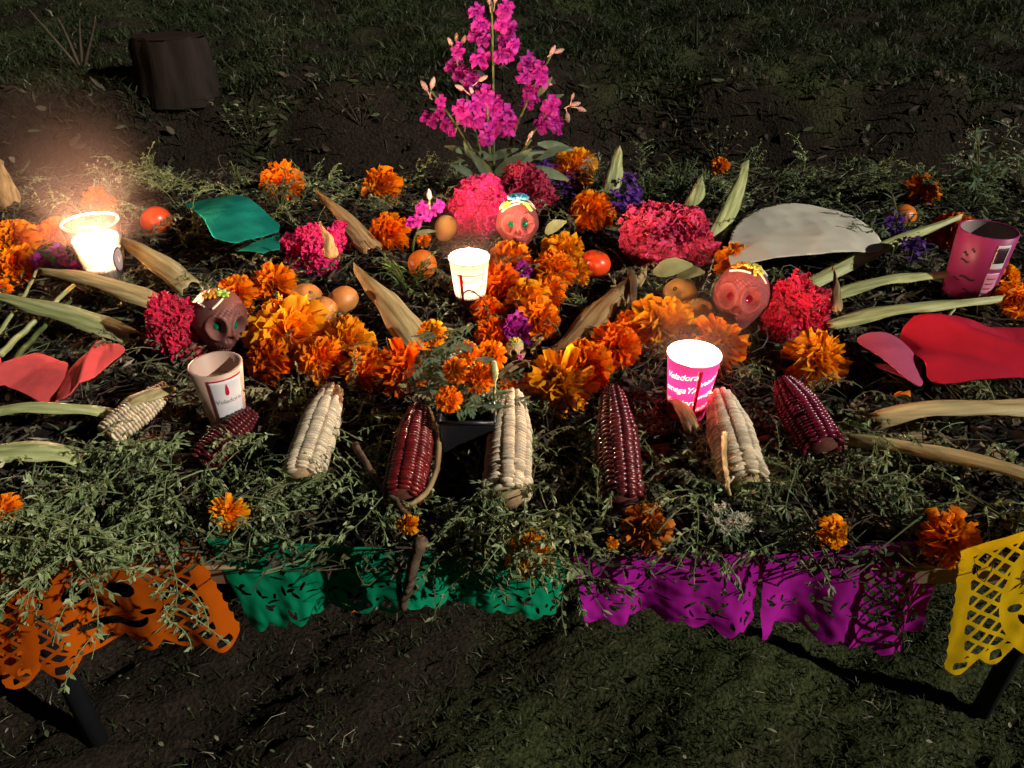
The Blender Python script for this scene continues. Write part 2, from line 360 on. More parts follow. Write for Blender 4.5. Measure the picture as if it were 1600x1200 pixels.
# roots and dry stalks on the face of the bank, clippings on the lawn
mb = MB()
for i in range(1500):
    x = R.uniform(-2.3, 2.3); y = R.uniform(2.0, 2.8); z = float(terr(np.array(x), np.array(y)))
    p = Vector((x, y, z+.004)); d = Vector((R.gauss(0, .5), R.gauss(0, .3), R.gauss(-.2, .6)))*R.uniform(.03, .1)
    if i % 3: mb.leaf(p+Vector((0, -.006, .004)), (R.gauss(0, 1), R.gauss(0, .4), R.gauss(0, .6)), R.uniform(.015, .05), R.uniform(.006, .02), Vector((R.gauss(0, .4), -.8, .6)), R.uniform(-.5, .8), R.uniform(-.3, .5), R.choice((.1, .2, .3, .4, .5, .6, .75, .85)), 3)
    else: mb.tube([p, p+d*.5+Vector((0, -.012, .012)), p+d], [.0015, .0013, .0007], 3, R.choice((.2, .3, .5, .55)))
tag(mb.build('bank_roots', 'bits', attr='tint'), kind='stuff')
mb = MB()
for i in range(330):
    x = R.uniform(-1.1, 1.2); y = R.uniform(.55, 1.2)
    z = float(terr(np.array(x), np.array(y))); p = Vector((x, y, z+.012)); a = R.uniform(0, 2*PI)
    if R.random() < .5: mb.leaf(p, (math.cos(a), math.sin(a), R.uniform(0, .4)), R.uniform(.006, .018), R.uniform(.003, .008), t=R.choice((.5, .9, 1, .85)))
    else:
        q = Vector((math.cos(a), math.sin(a), 0))*R.uniform(.015, .045); mb.tube([p, p+q*.5+Vector((q.y*.2, 0, .006)), p+q], .0007, 3, R.choice((.5, .9, 1)))
tag(mb.build('lawn_clippings', 'bits', attr='tint'), kind='stuff')

# tree stump on the bank
P0 = Vector((-1.10, 2.66, float(terr(np.array(-1.10), np.array(2.66)))-.03))
st = thing('tree_stump', 'old sawn tree stump lying in the shade on top of the bank', 'stump', P0)
V = []; F = []; n_ = 40
for k, (rr, zz) in enumerate(((1.2, 0), (1.06, .06), (1, .12), (.985, .18), (.93, .2))):
    for j in range(n_):
        a = 2*PI*j/n_; q = .122*rr*(1+.06*noiz(math.cos(a)*2, math.sin(a)*2, 1)+.03*math.sin(a*13)+.025*math.sin(a*7+1)+.04*noiz(a*6, zz*9, 3)); V.append((q*math.cos(a), q*.8*math.sin(a), zz+(.012*noiz(a*3, 1, 8)+.006*math.sin(a*5) if k > 2 else 0)))
for k in range(4):
    for j in range(n_): F.append((k*n_+j, k*n_+(j+1) % n_, (k+1)*n_+(j+1) % n_, (k+1)*n_+j))
M['stumpbark'] = mat('stump_bark', (.02, .014, .011), .9, .1, 30, .5, bump=1, stretch=(1, 1, .2)); M['stumpcut'] = mat('stump_cut', (.03, .015, .01), .85, .1, 40, .4, bump=.7)
link('bark', mesh_of('bark', V, F, 'stumpbark', True), st)
mb = MB(); mb.lathe([(.0005, .203), (.04, .204), (.08, .203), (.114, .2)], 40); c_ = mb.build('cut_face', 'stumpcut', st); c_.scale = (1, .8, 1)

# bare shrubs and saplings beyond the bank
def shrub(px, py, Yd, hpx, label, n, spread, leaves=0, name='bare_shrub', cat='shrub', m='bits', t=.45, r0=.005):
    p = atY(px, py, Yd); p.z = float(terr(np.array(p.x), np.array(p.y)))-.01
    h = size(hpx, p); o = thing(name, label, cat, p); lf = MB()
    for k in range(n):
        a = (k/(max(1, n-1))-.5)*2; b = MB(); pts = [Vector((0, 0, 0)), Vector((a*spread*.35*h, R.uniform(-.05, .05)*h, h*.35)), Vector((a*spread*.75*h, R.uniform(-.1, .1)*h, h*.7)), Vector((a*spread*R.uniform(.8, 1.1)*h, R.uniform(-.1, .1)*h, h*R.uniform(.85, 1.1)))]
        pp = bez(pts, 7); b.tube(pp, [r0*(1-.7*i/7) for i in range(8)], 5, t)
        for i in range(leaves):
            q = pp[R.randint(2, 7)]; an = R.uniform(0, 2*PI); lf.leaf(q, (math.cos(an), math.sin(an), R.uniform(-.3, .6)), h*R.uniform(.08, .16), h*R.uniform(.025, .06), t=R.uniform(.4, 1))
        b.build('stem', m, o, attr='tint')
    if leaves: tag(lf.build('leaves', 'sprig', o, attr='tint'), kind='stuff')
    return o
shrub(112, 52, 2.85, 90, 'pale forked bare stems standing beyond the stump', 4, .55, r0=.007)
shrub(432, 62, 2.9, 70, 'thin leafy sapling with two stems at the top of the bank', 2, .25, 14, 'sapling', 'sapling', r0=.003)
shrub(385, 175, 2.5, 60, 'low green weed growing on the bank just below the stump', 6, .9, 14, 'weed', 'weed', r0=.002)
shrub(560, 160, 2.5, 60, 'dry straggly weed on the bank beside the purple bouquet', 5, .8, 3, 'weed', 'weed', r0=.002)
shrub(1140, 125, 2.6, 55, 'leggy green weed on the bank above the tall green husks', 6, .8, 10, 'weed', 'weed', r0=.002)
shrub(1095, 20, 3.2, 60, 'dark upright stick at the very top of the bank', 1, .1, 0, 'stick', 'stick', t=.1, r0=.008)

# ================================================================== TABLE
TX0, TX1, TY0, TY1, TZ = -1.28, 1.34, .535, 1.68, .752
tb = thing('folding_table', 'long table on black steel legs carrying the whole offering', 'table', (0, (TY0+TY1)/2, 0))
yc = (TY0+TY1)/2
mb = MB(); mb.box(TX0, TX1, TY0-yc, TY1-yc, TZ-.03, TZ); mb.build('tabletop', 'wood', tb, False)
fl = at(155, 1160, 0); fr_ = at(1532, 1112, 0)
for p in (fl, fr_, Vector((fl.x, 1.5, 0)), Vector((fr_.x, 1.5, 0))):
    mb = MB(); mb.tube([(p.x, p.y-yc, 0), (p.x, p.y-yc, TZ-.031)], .0165, 20); mb.build('leg', 'metal', tb)
for x in (fl.x, fr_.x):
    mb = MB(); mb.box(x-.012, x+.012, fl.y-yc+.02, 1.5-yc-.02, TZ-.075, TZ-.04); mb.build('crossbar', 'metal', tb, False)
mb = MB(); V = []; F = []
mx_, my_ = 120, 30
for i in range(mx_+1):
    for j in range(my_+1):
        x = TX0+.02+(TX1-TX0-.04)*i/mx_; y = TY0-.004+(.5)*j/my_
        V.append((x, y, TZ+.006+.0015*math.sin(i*2.1)+(-.012*max(0, 1-(y-TY0+.004)/.03)) * 1.0))
for i in range(mx_):
    for j in range(my_): a = i*(my_+1)+j; F.append((a, a+my_+1, a+my_+2, a+1))
so_ = link('straw_mat', mesh_of('straw_mat', V, F, 'mat', True)); so_.modifiers.new('solid', 'SOLIDIFY').thickness = .003
tag(so_, 'woven straw mat along the table edge under the greenery', 'mat')

# ------------------------------------------------------------------ mass of dry herbs on the table
def bed_mass():
    V = []; F = []; T = []; MI = []
    ax = np.linspace(TX0+.02, TX1-.02, 150); ay = np.linspace(TY0+.005, TY1-.01, 80)
    for x in ax:
        for y in ay:
            ed = min(1, (y-TY0)/.05, (TY1-y)/.05, (x-TX0)/.05, (TX1-x)/.05); V.append((x, y, TZ+.009+max(0, ed)*(bedz(x, y)-TZ-.014)+R.uniform(-.004, .004)))
    for i in range(149):
        for j in range(79): a = i*80+j; F.append((a, a+80, a+81, a+1))
    T = [0]*len(V); MI = [0]*len(F)
    b = MB()
    for i in range(6500):
        x = R.uniform(TX0, TX1); y = TY0-.02+(TY1-TY0+.02)*R.random()**1.25
        lit_gr = max(0, min(1, (x-.1)/.8))*max(0, min(1, (y-.9)/.5))  # greener and lighter at back right: lamplight put into the tint
        z = bedz(x, max(y, TY0+.01))+R.uniform(-.004, .016); a = R.uniform(0, 2*PI); L = R.uniform(.015, .06)
        d = Vector((math.cos(a), math.sin(a), R.uniform(-.25, .45)))*L; k = Vector((R.gauss(0, .45), R.gauss(0, .45), R.uniform(0, .4)))*L
        p = Vector((x, y, z)); t = R.choice((.1, .2, .3, .4, .5, .55, .62, .75, .9)) if R.random() > lit_gr*.7 else R.choice((.75, .85, .9, .95))
        r = R.choice((.0006, .0008, .0012)); b.tube(bez([p, p+d*.5+k*2, p+d], 4), [r, r, r, r*.8, r*.5], 3, t, False)
    for i in range(30000):
        x = R.uniform(TX0, TX1); y = TY0-.02+(TY1-TY0+.02)*R.random()**1.2
        lit_gr = max(0, min(1, (x-.1)/.8))*max(0, min(1, (y-.9)/.5)); front = max(0, 1-(y-TY0)/.3)
        z = bedz(x, max(y, TY0+.01))+R.uniform(-.008, .014); a = R.uniform(0, 2*PI)
        t = R.uniform(.0, .58) if R.random() > lit_gr*.7+front*.45+.3 else R.uniform(.68, .9)
        if R.random() < .02: t = 1
        b.leaf((x, y, z), (math.cos(a), math.sin(a), R.uniform(-.4, .7)), R.uniform(.007, .022), R.uniform(.002, .007), Vector((R.gauss(0, .5), R.gauss(0, .5), 1)), R.uniform(-.6, .8), R.uniform(-.3, .6), t, 2)
    for i in range(2600):
        x = R.uniform(TX0, TX1); y = R.uniform(TY0+.02, TY1); a = R.uniform(0, 2*PI)
        b.leaf((x, y, bedz(x, y)+R.uniform(-.004, .01)), (math.cos(a), math.sin(a), R.uniform(-.3, .5)), R.uniform(.018, .045), R.uniform(.006, .016), Vector((R.gauss(0, .6), R.gauss(0, .6), 1)), R.uniform(-.9, 1.2), R.uniform(-.5, .9), R.choice((.2, .3, .4, .5, .55, .78)), 4)
    n0 = len(V); V += b.V; F += [tuple(i+n0 for i in f) for f in b.F]; T += b.T; MI += [1]*len(b.F)
    o = link('dry_foliage', mesh_of('dry_foliage', V, F, None, False, {'tint': T}, ['bed', 'bits'], MI)); tag(o, kind='stuff')
bed_mass()

# ================================================================== MARIGOLDS
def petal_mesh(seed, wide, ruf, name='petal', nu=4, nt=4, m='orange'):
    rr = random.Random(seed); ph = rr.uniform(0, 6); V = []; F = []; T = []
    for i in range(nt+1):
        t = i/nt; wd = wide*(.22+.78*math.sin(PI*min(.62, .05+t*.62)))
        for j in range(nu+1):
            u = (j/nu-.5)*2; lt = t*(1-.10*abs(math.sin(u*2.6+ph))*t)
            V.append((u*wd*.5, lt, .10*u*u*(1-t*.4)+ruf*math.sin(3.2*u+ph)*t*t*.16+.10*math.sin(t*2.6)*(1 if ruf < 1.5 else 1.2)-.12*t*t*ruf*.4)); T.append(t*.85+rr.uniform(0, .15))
    for i in range(nt):
        for j in range(nu): a = i*(nu+1)+j; F.append((a, a+1, a+nu+2, a+nu+1))
    return V, F, T
PET = {}
for m_ in ('orange', 'deep', 'gold', 'wilt'):
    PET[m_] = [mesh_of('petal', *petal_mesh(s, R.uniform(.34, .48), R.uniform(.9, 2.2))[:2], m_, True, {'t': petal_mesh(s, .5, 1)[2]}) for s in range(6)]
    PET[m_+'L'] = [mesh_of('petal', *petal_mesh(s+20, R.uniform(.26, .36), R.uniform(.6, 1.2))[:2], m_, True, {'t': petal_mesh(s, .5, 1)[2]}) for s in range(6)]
CORES = {}
def core_mesh(m_, seed, full):
    k = (m_, seed, full)
    if k in CORES: return CORES[k]
    rr = random.Random(seed*7+full); b = MB(); N = 84 if not full else 90
    for i in range(N):
        q = (i+.5)/N; el = PI/2-(q**.6)*(1.05 if not full else 1.6); az = i*2.39996+rr.uniform(-.3, .3)
        V, F, T = petal_mesh(rr.randint(0, 99), rr.uniform(.22, .36), rr.uniform(.8, 2), nu=2, nt=3)
        L = rr.uniform(.58, .86) if not full else rr.uniform(.62, .95)-.1*(1-q)
        Mx = Matrix.Rotation(az, 4, 'Z') @ Matrix.Translation((0, .06, .02)) @ Matrix.Rotation(el+rr.uniform(-.15, .15), 4, 'X') @ Matrix.Rotation(rr.uniform(-.7, .7), 4, 'Y') @ Matrix.Scale(L, 4)
        b.add([Mx @ Vector(v) for v in V], F, T)
    CORES[k] = b.mesh('inner_petals', m_, True, 't'); return CORES[k]
CAL = MB(); CAL.lathe([(.001, -.42), (.05, -.42), (.07, -.40), (.17, -.28), (.22, -.1), (.2, .04), (.05, .1)], 12)
for i in range(9):
    a = i*.7; CAL.leaf((.19*math.cos(a), .19*math.sin(a), -.06), (math.cos(a)*.5, math.sin(a)*.5, .9), .28, .12)
CALM = CAL.mesh('calyx', 'calyx')
STM = MB(); STM.tube([(0, 0, -.4), (.05, 0, -.9), (.16, .03, -1.5)], [.06, .05, .045], 6); STMM = STM.mesh('stem', 'stem')
def marigold(px, py, dia, kind, label, face=(0, -.55, .8), pos=None, style='ball', name='marigold', cat='marigold', lift=.25):
    p = pos or at(px, py, BED+.012); dia *= (1.28 if 760 < px < 990 or 380 < px < 600 else 1.17) if py < 780 else .95; r = size(dia, p)*.5
    if pos is None: p = at(px, py, BED+r*lift+.004+(.016 if py > 780 else 0))
    tilt = Vector(face)+Vector((R.gauss(0, .16), R.gauss(0, .12), 0))
    o = thing(name, label, cat, mtx=frame(tilt, (1, R.uniform(-.4, .4), 0), p-tilt.normalized()*r*.25, r), group='marigold blooms of the offering')
    link('calyx', CALM, o); link('stem', STMM, o)
    if dia < 45:
        tag(link('petals', core_mesh(kind, R.randint(0, 3), 1), o), kind='stuff'); return o
    rings = {'ball': ((13, -10, 1.0), (12, 14, 1.0), (12, 36, .94)), 'loose': ((10, -12, 1.1), (9, 12, 1.15), (8, 38, 1.0)), 'french': ((9, 4, 1.0), (8, 24, .95), (7, 48, .8))}[style]
    L = 'L' if style == 'loose' else ''
    for n, el, ln in rings:
        a0 = R.uniform(0, 6)
        for k in range(n):
            az = a0+2*PI*k/n+R.gauss(0, .1); e = math.radians(el+R.gauss(0, 8)); s = ln*R.uniform(.86, 1.08)
            Mx = Matrix.Rotation(az, 4, 'Z') @ Matrix.Translation((0, .08, .02)) @ Matrix.Rotation(e, 4, 'X') @ Matrix.Rotation(R.gauss(0, .3), 4, 'Y') @ Matrix.Scale(s*.93, 4)
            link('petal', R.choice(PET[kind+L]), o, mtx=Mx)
    tag(link('inner_petals', core_mesh(kind, R.randint(0, 3), 0), o), kind='stuff')
    return o
MG = [
 (22, 372, 66, 'orange', 'bright orange marigold, upper of two beside the glass tumbler candle', 'ball', None),
 (22, 415, 66, 'orange', 'bright orange marigold, lower of two beside the glass tumbler candle', 'ball', None),
 (2, 452, 34, 'orange', 'small orange marigold peeping in below the pair by the glass candle', 'ball', None),
 (86, 362, 48, 'deep', 'shaded orange marigold almost touching the glass tumbler candle', 'ball', None),
 (152, 316, 48, 'deep', 'orange marigold directly behind the glass tumbler candle', 'ball', (0, -.8, .5)),
 (440, 284, 58, 'orange', 'orange marigold with raised petals behind the teal paper leaf', 'ball', (0, -.75, .6)),
 (595, 292, 56, 'orange', 'orange marigold over dried brown sepals at the back of the table', 'ball', (0, -.7, .6)),
 (605, 364, 66, 'orange', 'bright orange marigold beside the small pink stock stem', 'ball', None),
 (662, 374, 26, 'orange', 'tiny orange marigold half hidden behind the pink stock stem', 'ball', None),
 (428, 443, 58, 'orange', 'orange marigold in dry stalks behind the three brownish tangerines', 'ball', None),
 (369, 458, 62, 'orange', 'orange marigold tucked behind the shaded clay skull', 'ball', (.2, -.5, .8)),
 (450, 520, 112, 'gold', 'largest marigold, in front of the three brownish tangerines', 'ball', (0, -.6, .7)),
 (540, 535, 74, 'gold', 'golden marigold next to the largest marigold', 'ball', None),
 (572, 578, 66, 'orange', 'ragged orange marigold between two others in the curving row', 'ball', None),
 (633, 578, 82, 'deep', 'spiky orange marigold with long open petals by the wide tan husk', 'loose', (.1, -.8, .55)),
 (796, 414, 64, 'orange', 'orange marigold right below the clay skull with blue icing', 'ball', (0, -.8, .5)),
 (782, 450, 66, 'deep', 'red-lit orange marigold against the lit white cup', 'ball', (0, -.8, .5)),
 (822, 470, 62, 'gold', 'golden marigold in the middle of the upright column of blooms', 'ball', None),
 (842, 500, 66, 'orange', 'orange marigold above the small purple flower head', 'ball', None),
 (776, 525, 56, 'deep', 'orange marigold beside the purple flower head and potted blooms', 'ball', None),
 (882, 388, 56, 'gold', 'dark golden marigold behind the red tangerine', 'ball', (.3, -.5, .8)),
 (868, 424, 58, 'orange', 'orange marigold in front of the dark golden one near the red tangerine', 'ball', (-.1, -.8, .5)),
 (902, 424, 38, 'gold', 'small golden marigold touching the red tangerine', 'ball', None),
 (896, 263, 60, 'gold', 'golden marigold beside the tall purple stock bouquet', 'ball', (0, -.75, .5)),
 (925, 329, 62, 'orange', 'orange marigold in front of the upright striped husk', 'ball', None),
 (963, 540, 66, 'deep', 'deep orange marigold beside the brightest golden one in the row', 'ball', None),
 (918, 568, 72, 'orange', 'orange marigold in the middle of the row above the maroon cob', 'ball', None),
 (876, 600, 86, 'gold', 'golden orange marigold with narrow petals at the end of its row', 'loose', (0, -.75, .6)),
 (1034, 508, 96, 'gold', 'brightest golden marigold touching the lit pink cup', 'ball', (.15, -.6, .7)),
 (1122, 540, 84, 'orange', 'orange marigold with long rays behind the lit pink cup', 'loose', (-.1, -.6, .7)),
 (1150, 415, 64, 'orange', 'orange marigold crowning the clay skull with red eyes', 'ball', (-.1, -.7, .6)),
 (1275, 561, 88, 'gold', 'yellow orange marigold below the crimson cockscomb and clay skull', 'ball', None),
 (1445, 298, 48, 'orange', 'dim orange marigold far back near the white flowering herb', 'loose', (.3, -.6, .6)),
 (1490, 360, 62, 'deep', 'shaded orange marigold behind the unlit magenta cup', 'ball', (-.4, -.6, .6)),
 (1577, 432, 44, 'gold', 'orange marigold beside the barcode of the magenta cup', 'loose', (.4, -.6, .6)),
 (1592, 466, 56, 'orange', 'orange marigold in front of the magenta cup, cut by the frame', 'ball', None),
 (1125, 258, 34, 'orange', 'flat open marigold seen edge on at the very back', 'ball', (0, -.25, 1)),
 (356, 803, 62, 'gold', 'withered golden marigold hanging over the green paper banner', 'loose', (.2, -.9, .3)),
 (638, 820, 44, 'gold', 'small golden marigold below the red cob in its husk ring', 'ball', (0, -.9, .4)),
 (1012, 822, 84, 'wilt', 'wilted brown orange marigold below the maroon cob', 'loose', (0, -.3, .9)),
 (957, 850, 26, 'gold', 'tiny golden marigold bud at the edge of the straw mat', 'ball', (0, -.9, .4)),
 (1305, 832, 58, 'gold', 'clump of small yellow marigold petals above the magenta banner', 'ball', (.3, -.7, .6)),
 (10, 796, 52, 'orange', 'orange marigold above the orange paper banner, cut by the frame', 'ball', (.2, -.8, .5)),
 (418, 562, 62, 'deep', 'shaded deep orange marigold tucked under the largest marigold', 'ball', None),
 (500, 562, 66, 'orange', 'orange marigold squeezed under the largest and the golden marigold', 'ball', None),
 (763, 486, 46, 'deep', 'red orange marigold at the foot of the lit white cup', 'ball', None),
 (856, 455, 50, 'orange', 'orange marigold half under the upright column beside dark bed', 'ball', None),
 (985, 512, 50, 'orange', 'orange marigold behind the deep orange one near the guavas', 'ball', None),
 (795, 603, 32, 'orange', 'small orange marigold on the tip of the central white cob', 'ball', None),
]
for px, py, d, k, lab, sty, fc in MG:
    marigold(px, py, d, k, lab, fc or (R.gauss(0, .1), -.62, .75), None, sty)
marigold(825, 866, 84, 'gold', 'yellow marigold with a few long petals hanging over the table edge', (0, -.9, .45), atY(825, 866, .50), 'loose')
marigold(1486, 842, 104, 'orange', 'big orange marigold on a bent stalk beside the yellow banner', (.2, -.8, .5), atY(1486, 842, .53), 'ball')
for px, py, z, lab in ((550, 958, .012, 'single fallen orange petal lying on the grass'), (1397, 620, .83, 'single orange petal on the end of the thick dry husk')):
    o = link('fallen_petal', PET['orange'][1], mtx=Matrix.Translation(at(px, py, z)) @ Matrix.Rotation(-1.2, 4, 'Z') @ Matrix.Scale(.022, 4)); tag(o, lab, 'petal')

# ------------------------------------------------------------------ potted marigold in a black square pot
pc = at(732, 662, .833); hw = size(43, pc)
pot = thing('plant_pot', 'black square plastic pot under the small potted marigolds', 'pot', (pc.x-.002, pc.y+hw, TZ+.004))
mb = MB(); a, b_ = hw*.82, hw; H = .077
for s_ in ((1, 1),):
    V = [(-a, -a, 0), (a, -a, 0), (a, a, 0), (-a, a, 0), (-b_, -b_, H), (b_, -b_, H), (b_, b_, H), (-b_, b_, H), (-b_+.003, -b_+.003, H), (b_-.003, -b_+.003, H), (b_-.003, b_-.003, H), (-b_+.003, b_-.003, H), (-a+.003, -a+.003, .05), (a-.003, -a+.003, .05), (a-.003, a-.003, .05), (-a+.003, a-.003, .05)]
    F = [(3, 2, 1, 0)]
    for k in (0, 4, 8):
        for j in range(4): F.append((k+j, k+(j+1) % 4, k+4+(j+1) % 4, k+4+j))
    mb.add(V, F)
mb.build('body', 'pot', pot, False)
mb = MB(); mb.box(-a+.004, a-.004, -a+.004, a-.004, .045, .062); mb.build('potting_soil', 'bed', pot, False)
mb = MB()
for q in ((-1, -1, 1, -1), (1, -1, 1, 1), (1, 1, -1, 1), (-1, 1, -1, -1)): mb.tube([(q[0]*b_, q[1]*b_, H+.001), (q[2]*b_, q[3]*b_, H+.001)], .0022, 6)
mb.build('rim', 'pot', pot)
pl = thing('marigold_plant', 'bushy green marigold plant growing in the black pot', 'plant', (pc.x-.01, pc.y+hw*.9, TZ+.055))
mb = MB(); lm = MB()
BL = [(675, 522, 50, 'gold', 'golden bloom highest on the potted plant'), (702, 624, 46, 'orange', 'round bloom lowest on the potted plant over the pot rim'), (711, 579, 46, 'orange', 'bloom of the potted plant above the round lowest one'), (748, 592, 52, 'orange', 'full orange bloom at the front centre of the potted plant'), (728, 552, 44, 'orange', 'flatter bloom of the potted plant under the golden one'), (768, 556, 54, 'orange', 'bloom of the potted plant against the purple flower head')]
for px, py, d, k, lab in BL:
    Yp = pc.y+hw*.3+.02*R.random(); p = atY(px, py, Yp+(.04 if py < 560 else -.035 if py > 610 else 0)); lp = p-pl.location
    mb.tube(bez([(0, 0, 0), (lp.x*.3, lp.y*.3, lp.z*.6), lp], 6), .0018, 5)
    r = size(d, p)*.5; fc = Vector((R.gauss(0, .15), -.8, .55))
    ro = link('bloom', None, pl, mtx=frame(fc, (1, 0, 0), lp-fc.normalized()*r*.2, r)); ro['label'] = lab
    link('calyx', CALM, ro)
    for n2_, el, ln in ((10, 0, 1.0), (9, 22, .95), (8, 46, .82)):
        a0 = R.uniform(0, 6)
        for q in range(n2_):
            Mx = Matrix.Rotation(a0+2*PI*q/n2_, 4, 'Z') @ Matrix.Translation((0, .08, .02)) @ Matrix.Rotation(math.radians(el+R.gauss(0, 7)), 4, 'X') @ Matrix.Rotation(R.gauss(0, .3), 4, 'Y') @ Matrix.Scale(ln*.93, 4)
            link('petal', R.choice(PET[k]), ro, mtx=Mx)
    tag(link('inner_petals', core_mesh(k, R.randint(0, 3), 0), ro), kind='stuff')
for i in range(170):
    px, py = R.gauss(742, 24), R.gauss(628, 24)
    if i < 50: px, py = R.gauss(688, 14), R.gauss(570, 26)
    p = atY(px, py, pc.y+hw+R.uniform(.0, .05))-pl.location; an = R.uniform(0, 2*PI); d = Vector((math.cos(an), -abs(math.sin(an))*.8, R.uniform(-.3, .8))).normalized()
    for k in range(5): # pinnate leaf
        for sgn in (-1, 1):
            sd_ = d.cross(Vector((0, 0, 1))).normalized()*sgn+d*.7; lm.leaf(p+d*.005*k, sd_, .011, .0042, t=R.uniform(.2, .9), seg=2)
mb.build('stalk', 'stem', pl); tag(lm.build('leaves', 'greyleaf', pl), kind='stuff')
p = atY(772, 583, pc.y+hw*.6)-pl.location; mb = MB(); mb.tube([p+Vector((0, 0, -.03)), p+Vector((0, 0, -.012)), p, p+Vector((0, 0, .014))], [.001, .0018, .005, .0025], 8); mb.build('bud', 'huskg', pl)

# ================================================================== COCKSCOMBS
def ico(sub):
    bm = bmesh.new(); bmesh.ops.create_icosphere(bm, subdivisions=sub, radius=1); V = [v.co.copy() for v in bm.verts]; F = [[v.index for v in f.verts] for f in bm.faces]; bm.free(); return V, F
IC4 = ico(4); IC5 = ico(5); IC6 = ico(6)
def cockscomb(px, py, wpx, hpx, m_, label, leaf=None, tail=None, lift=.5, seed=0, dp=0):
    p = at(px, py, BED+.02); sx = size(wpx, p)*.5; sz = size(hpx, p)*.52
    p = at(px, py, BED+sz*lift)+Vector((0, dp, 0)); o = thing('cockscomb_flower', label, 'cockscomb', p, 'velvety cockscomb heads')
    V = []
    for d in IC6[0]:
        q = d*2.1+Vector((seed*3.1, 0, 0)); f1 = mnoise.noise(q); q2 = d*4.2+Vector((0, seed*2.7, f1*2)); f2 = 1-abs(mnoise.noise(q2))*2.6; f3 = 1-abs(mnoise.noise(d*9+Vector((f2, seed, 0))))*2.4
        f0 = mnoise.noise(d*1.25+Vector((0, 0, seed*5.3))); r = .80+.34*f0+.2*f1+.20*max(f2, -.5)+.085*max(f3, -.5); V.append((d.x*sx*r, d.y*sx*.75*r, d.z*sz*r))
    link('crest', mesh_of('crest', V, IC6[1], m_, True), o)
    b = MB(); rr = random.Random(seed)
    for i in range(2600):
        v = Vector(rr.choice(V)); nn = Vector((v.x/sx, v.y/sx/.75, v.z/sz)).normalized(); tdir = nn.orthogonal().normalized(); tdir.rotate(Matrix.Rotation(rr.uniform(0, 6.28), 3, nn))
        wv = nn.cross(tdir); s = sx*rr.uniform(.035, .085); hh = sx*rr.uniform(.05, .13); a_ = v-tdir*s; b2 = v+tdir*s; k = wv*rr.gauss(0, .4)*hh
        b.add([a_, v+wv*s*.3, b2, b2+nn*hh*.8+k, v+nn*hh+k*1.5, a_+nn*hh*.8+k], [(0, 1, 4, 5), (1, 2, 3, 4)])
    tag(b.build('frills', m_, o, False), kind='stuff')
    mb = MB(); mb.tube([(0, 0, -sz*.6), (tail or (.01, .02, -sz*1.3))], [sx*.14, sx*.08], 7); mb.build('stem', 'stem', o)
    for q in (leaf or []):
        mb = MB(); lp = at(q[0], q[1], BED+sz*1.0)+Vector((0, -.04, 0))-p; mb.leaf(lp, Vector((q[2], -.35, q[3])), size(q[4], p), size(q[4]*.55, p), Vector((0, -.6, .8)), .2, .3, seg=5); mb.build('leaf', 'greyleaf', o)
    return o
cockscomb(277, 520, 88, 128, 'crimson', 'tall crimson cockscomb leaning behind the shaded clay skull', seed=1, lift=.35)
cockscomb(1243, 487, 98, 112, 'crimson', 'crimson cockscomb lying behind the clay skull with red eyes', seed=2, lift=.4)
cockscomb(748, 330, 94, 96, 'hotpink', 'hot pink cockscomb directly behind the lit white cup', seed=3, lift=.5)
cockscomb(820, 312, 88, 76, 'maroon', 'dark maroon cockscomb behind the clay skull with blue icing', leaf=[(850, 350, .5, .6, 34)], seed=4, lift=.55, dp=.03)
cockscomb(1045, 370, 128, 92, 'rose', 'large rose red cockscomb with folded leaves beside the white paper petal', leaf=[(1015, 408, .5, .4, 52), (1050, 412, .3, .3, 40)], seed=5, lift=.6)
cockscomb(488, 388, 84, 72, 'hotpink', 'magenta cockscomb with a dry leaf across it near the teal paper', seed=6, lift=.4)
cockscomb(537, 368, 38, 42, 'hotpink', 'small magenta cockscomb beside the long tan husk', seed=7, lift=.5)

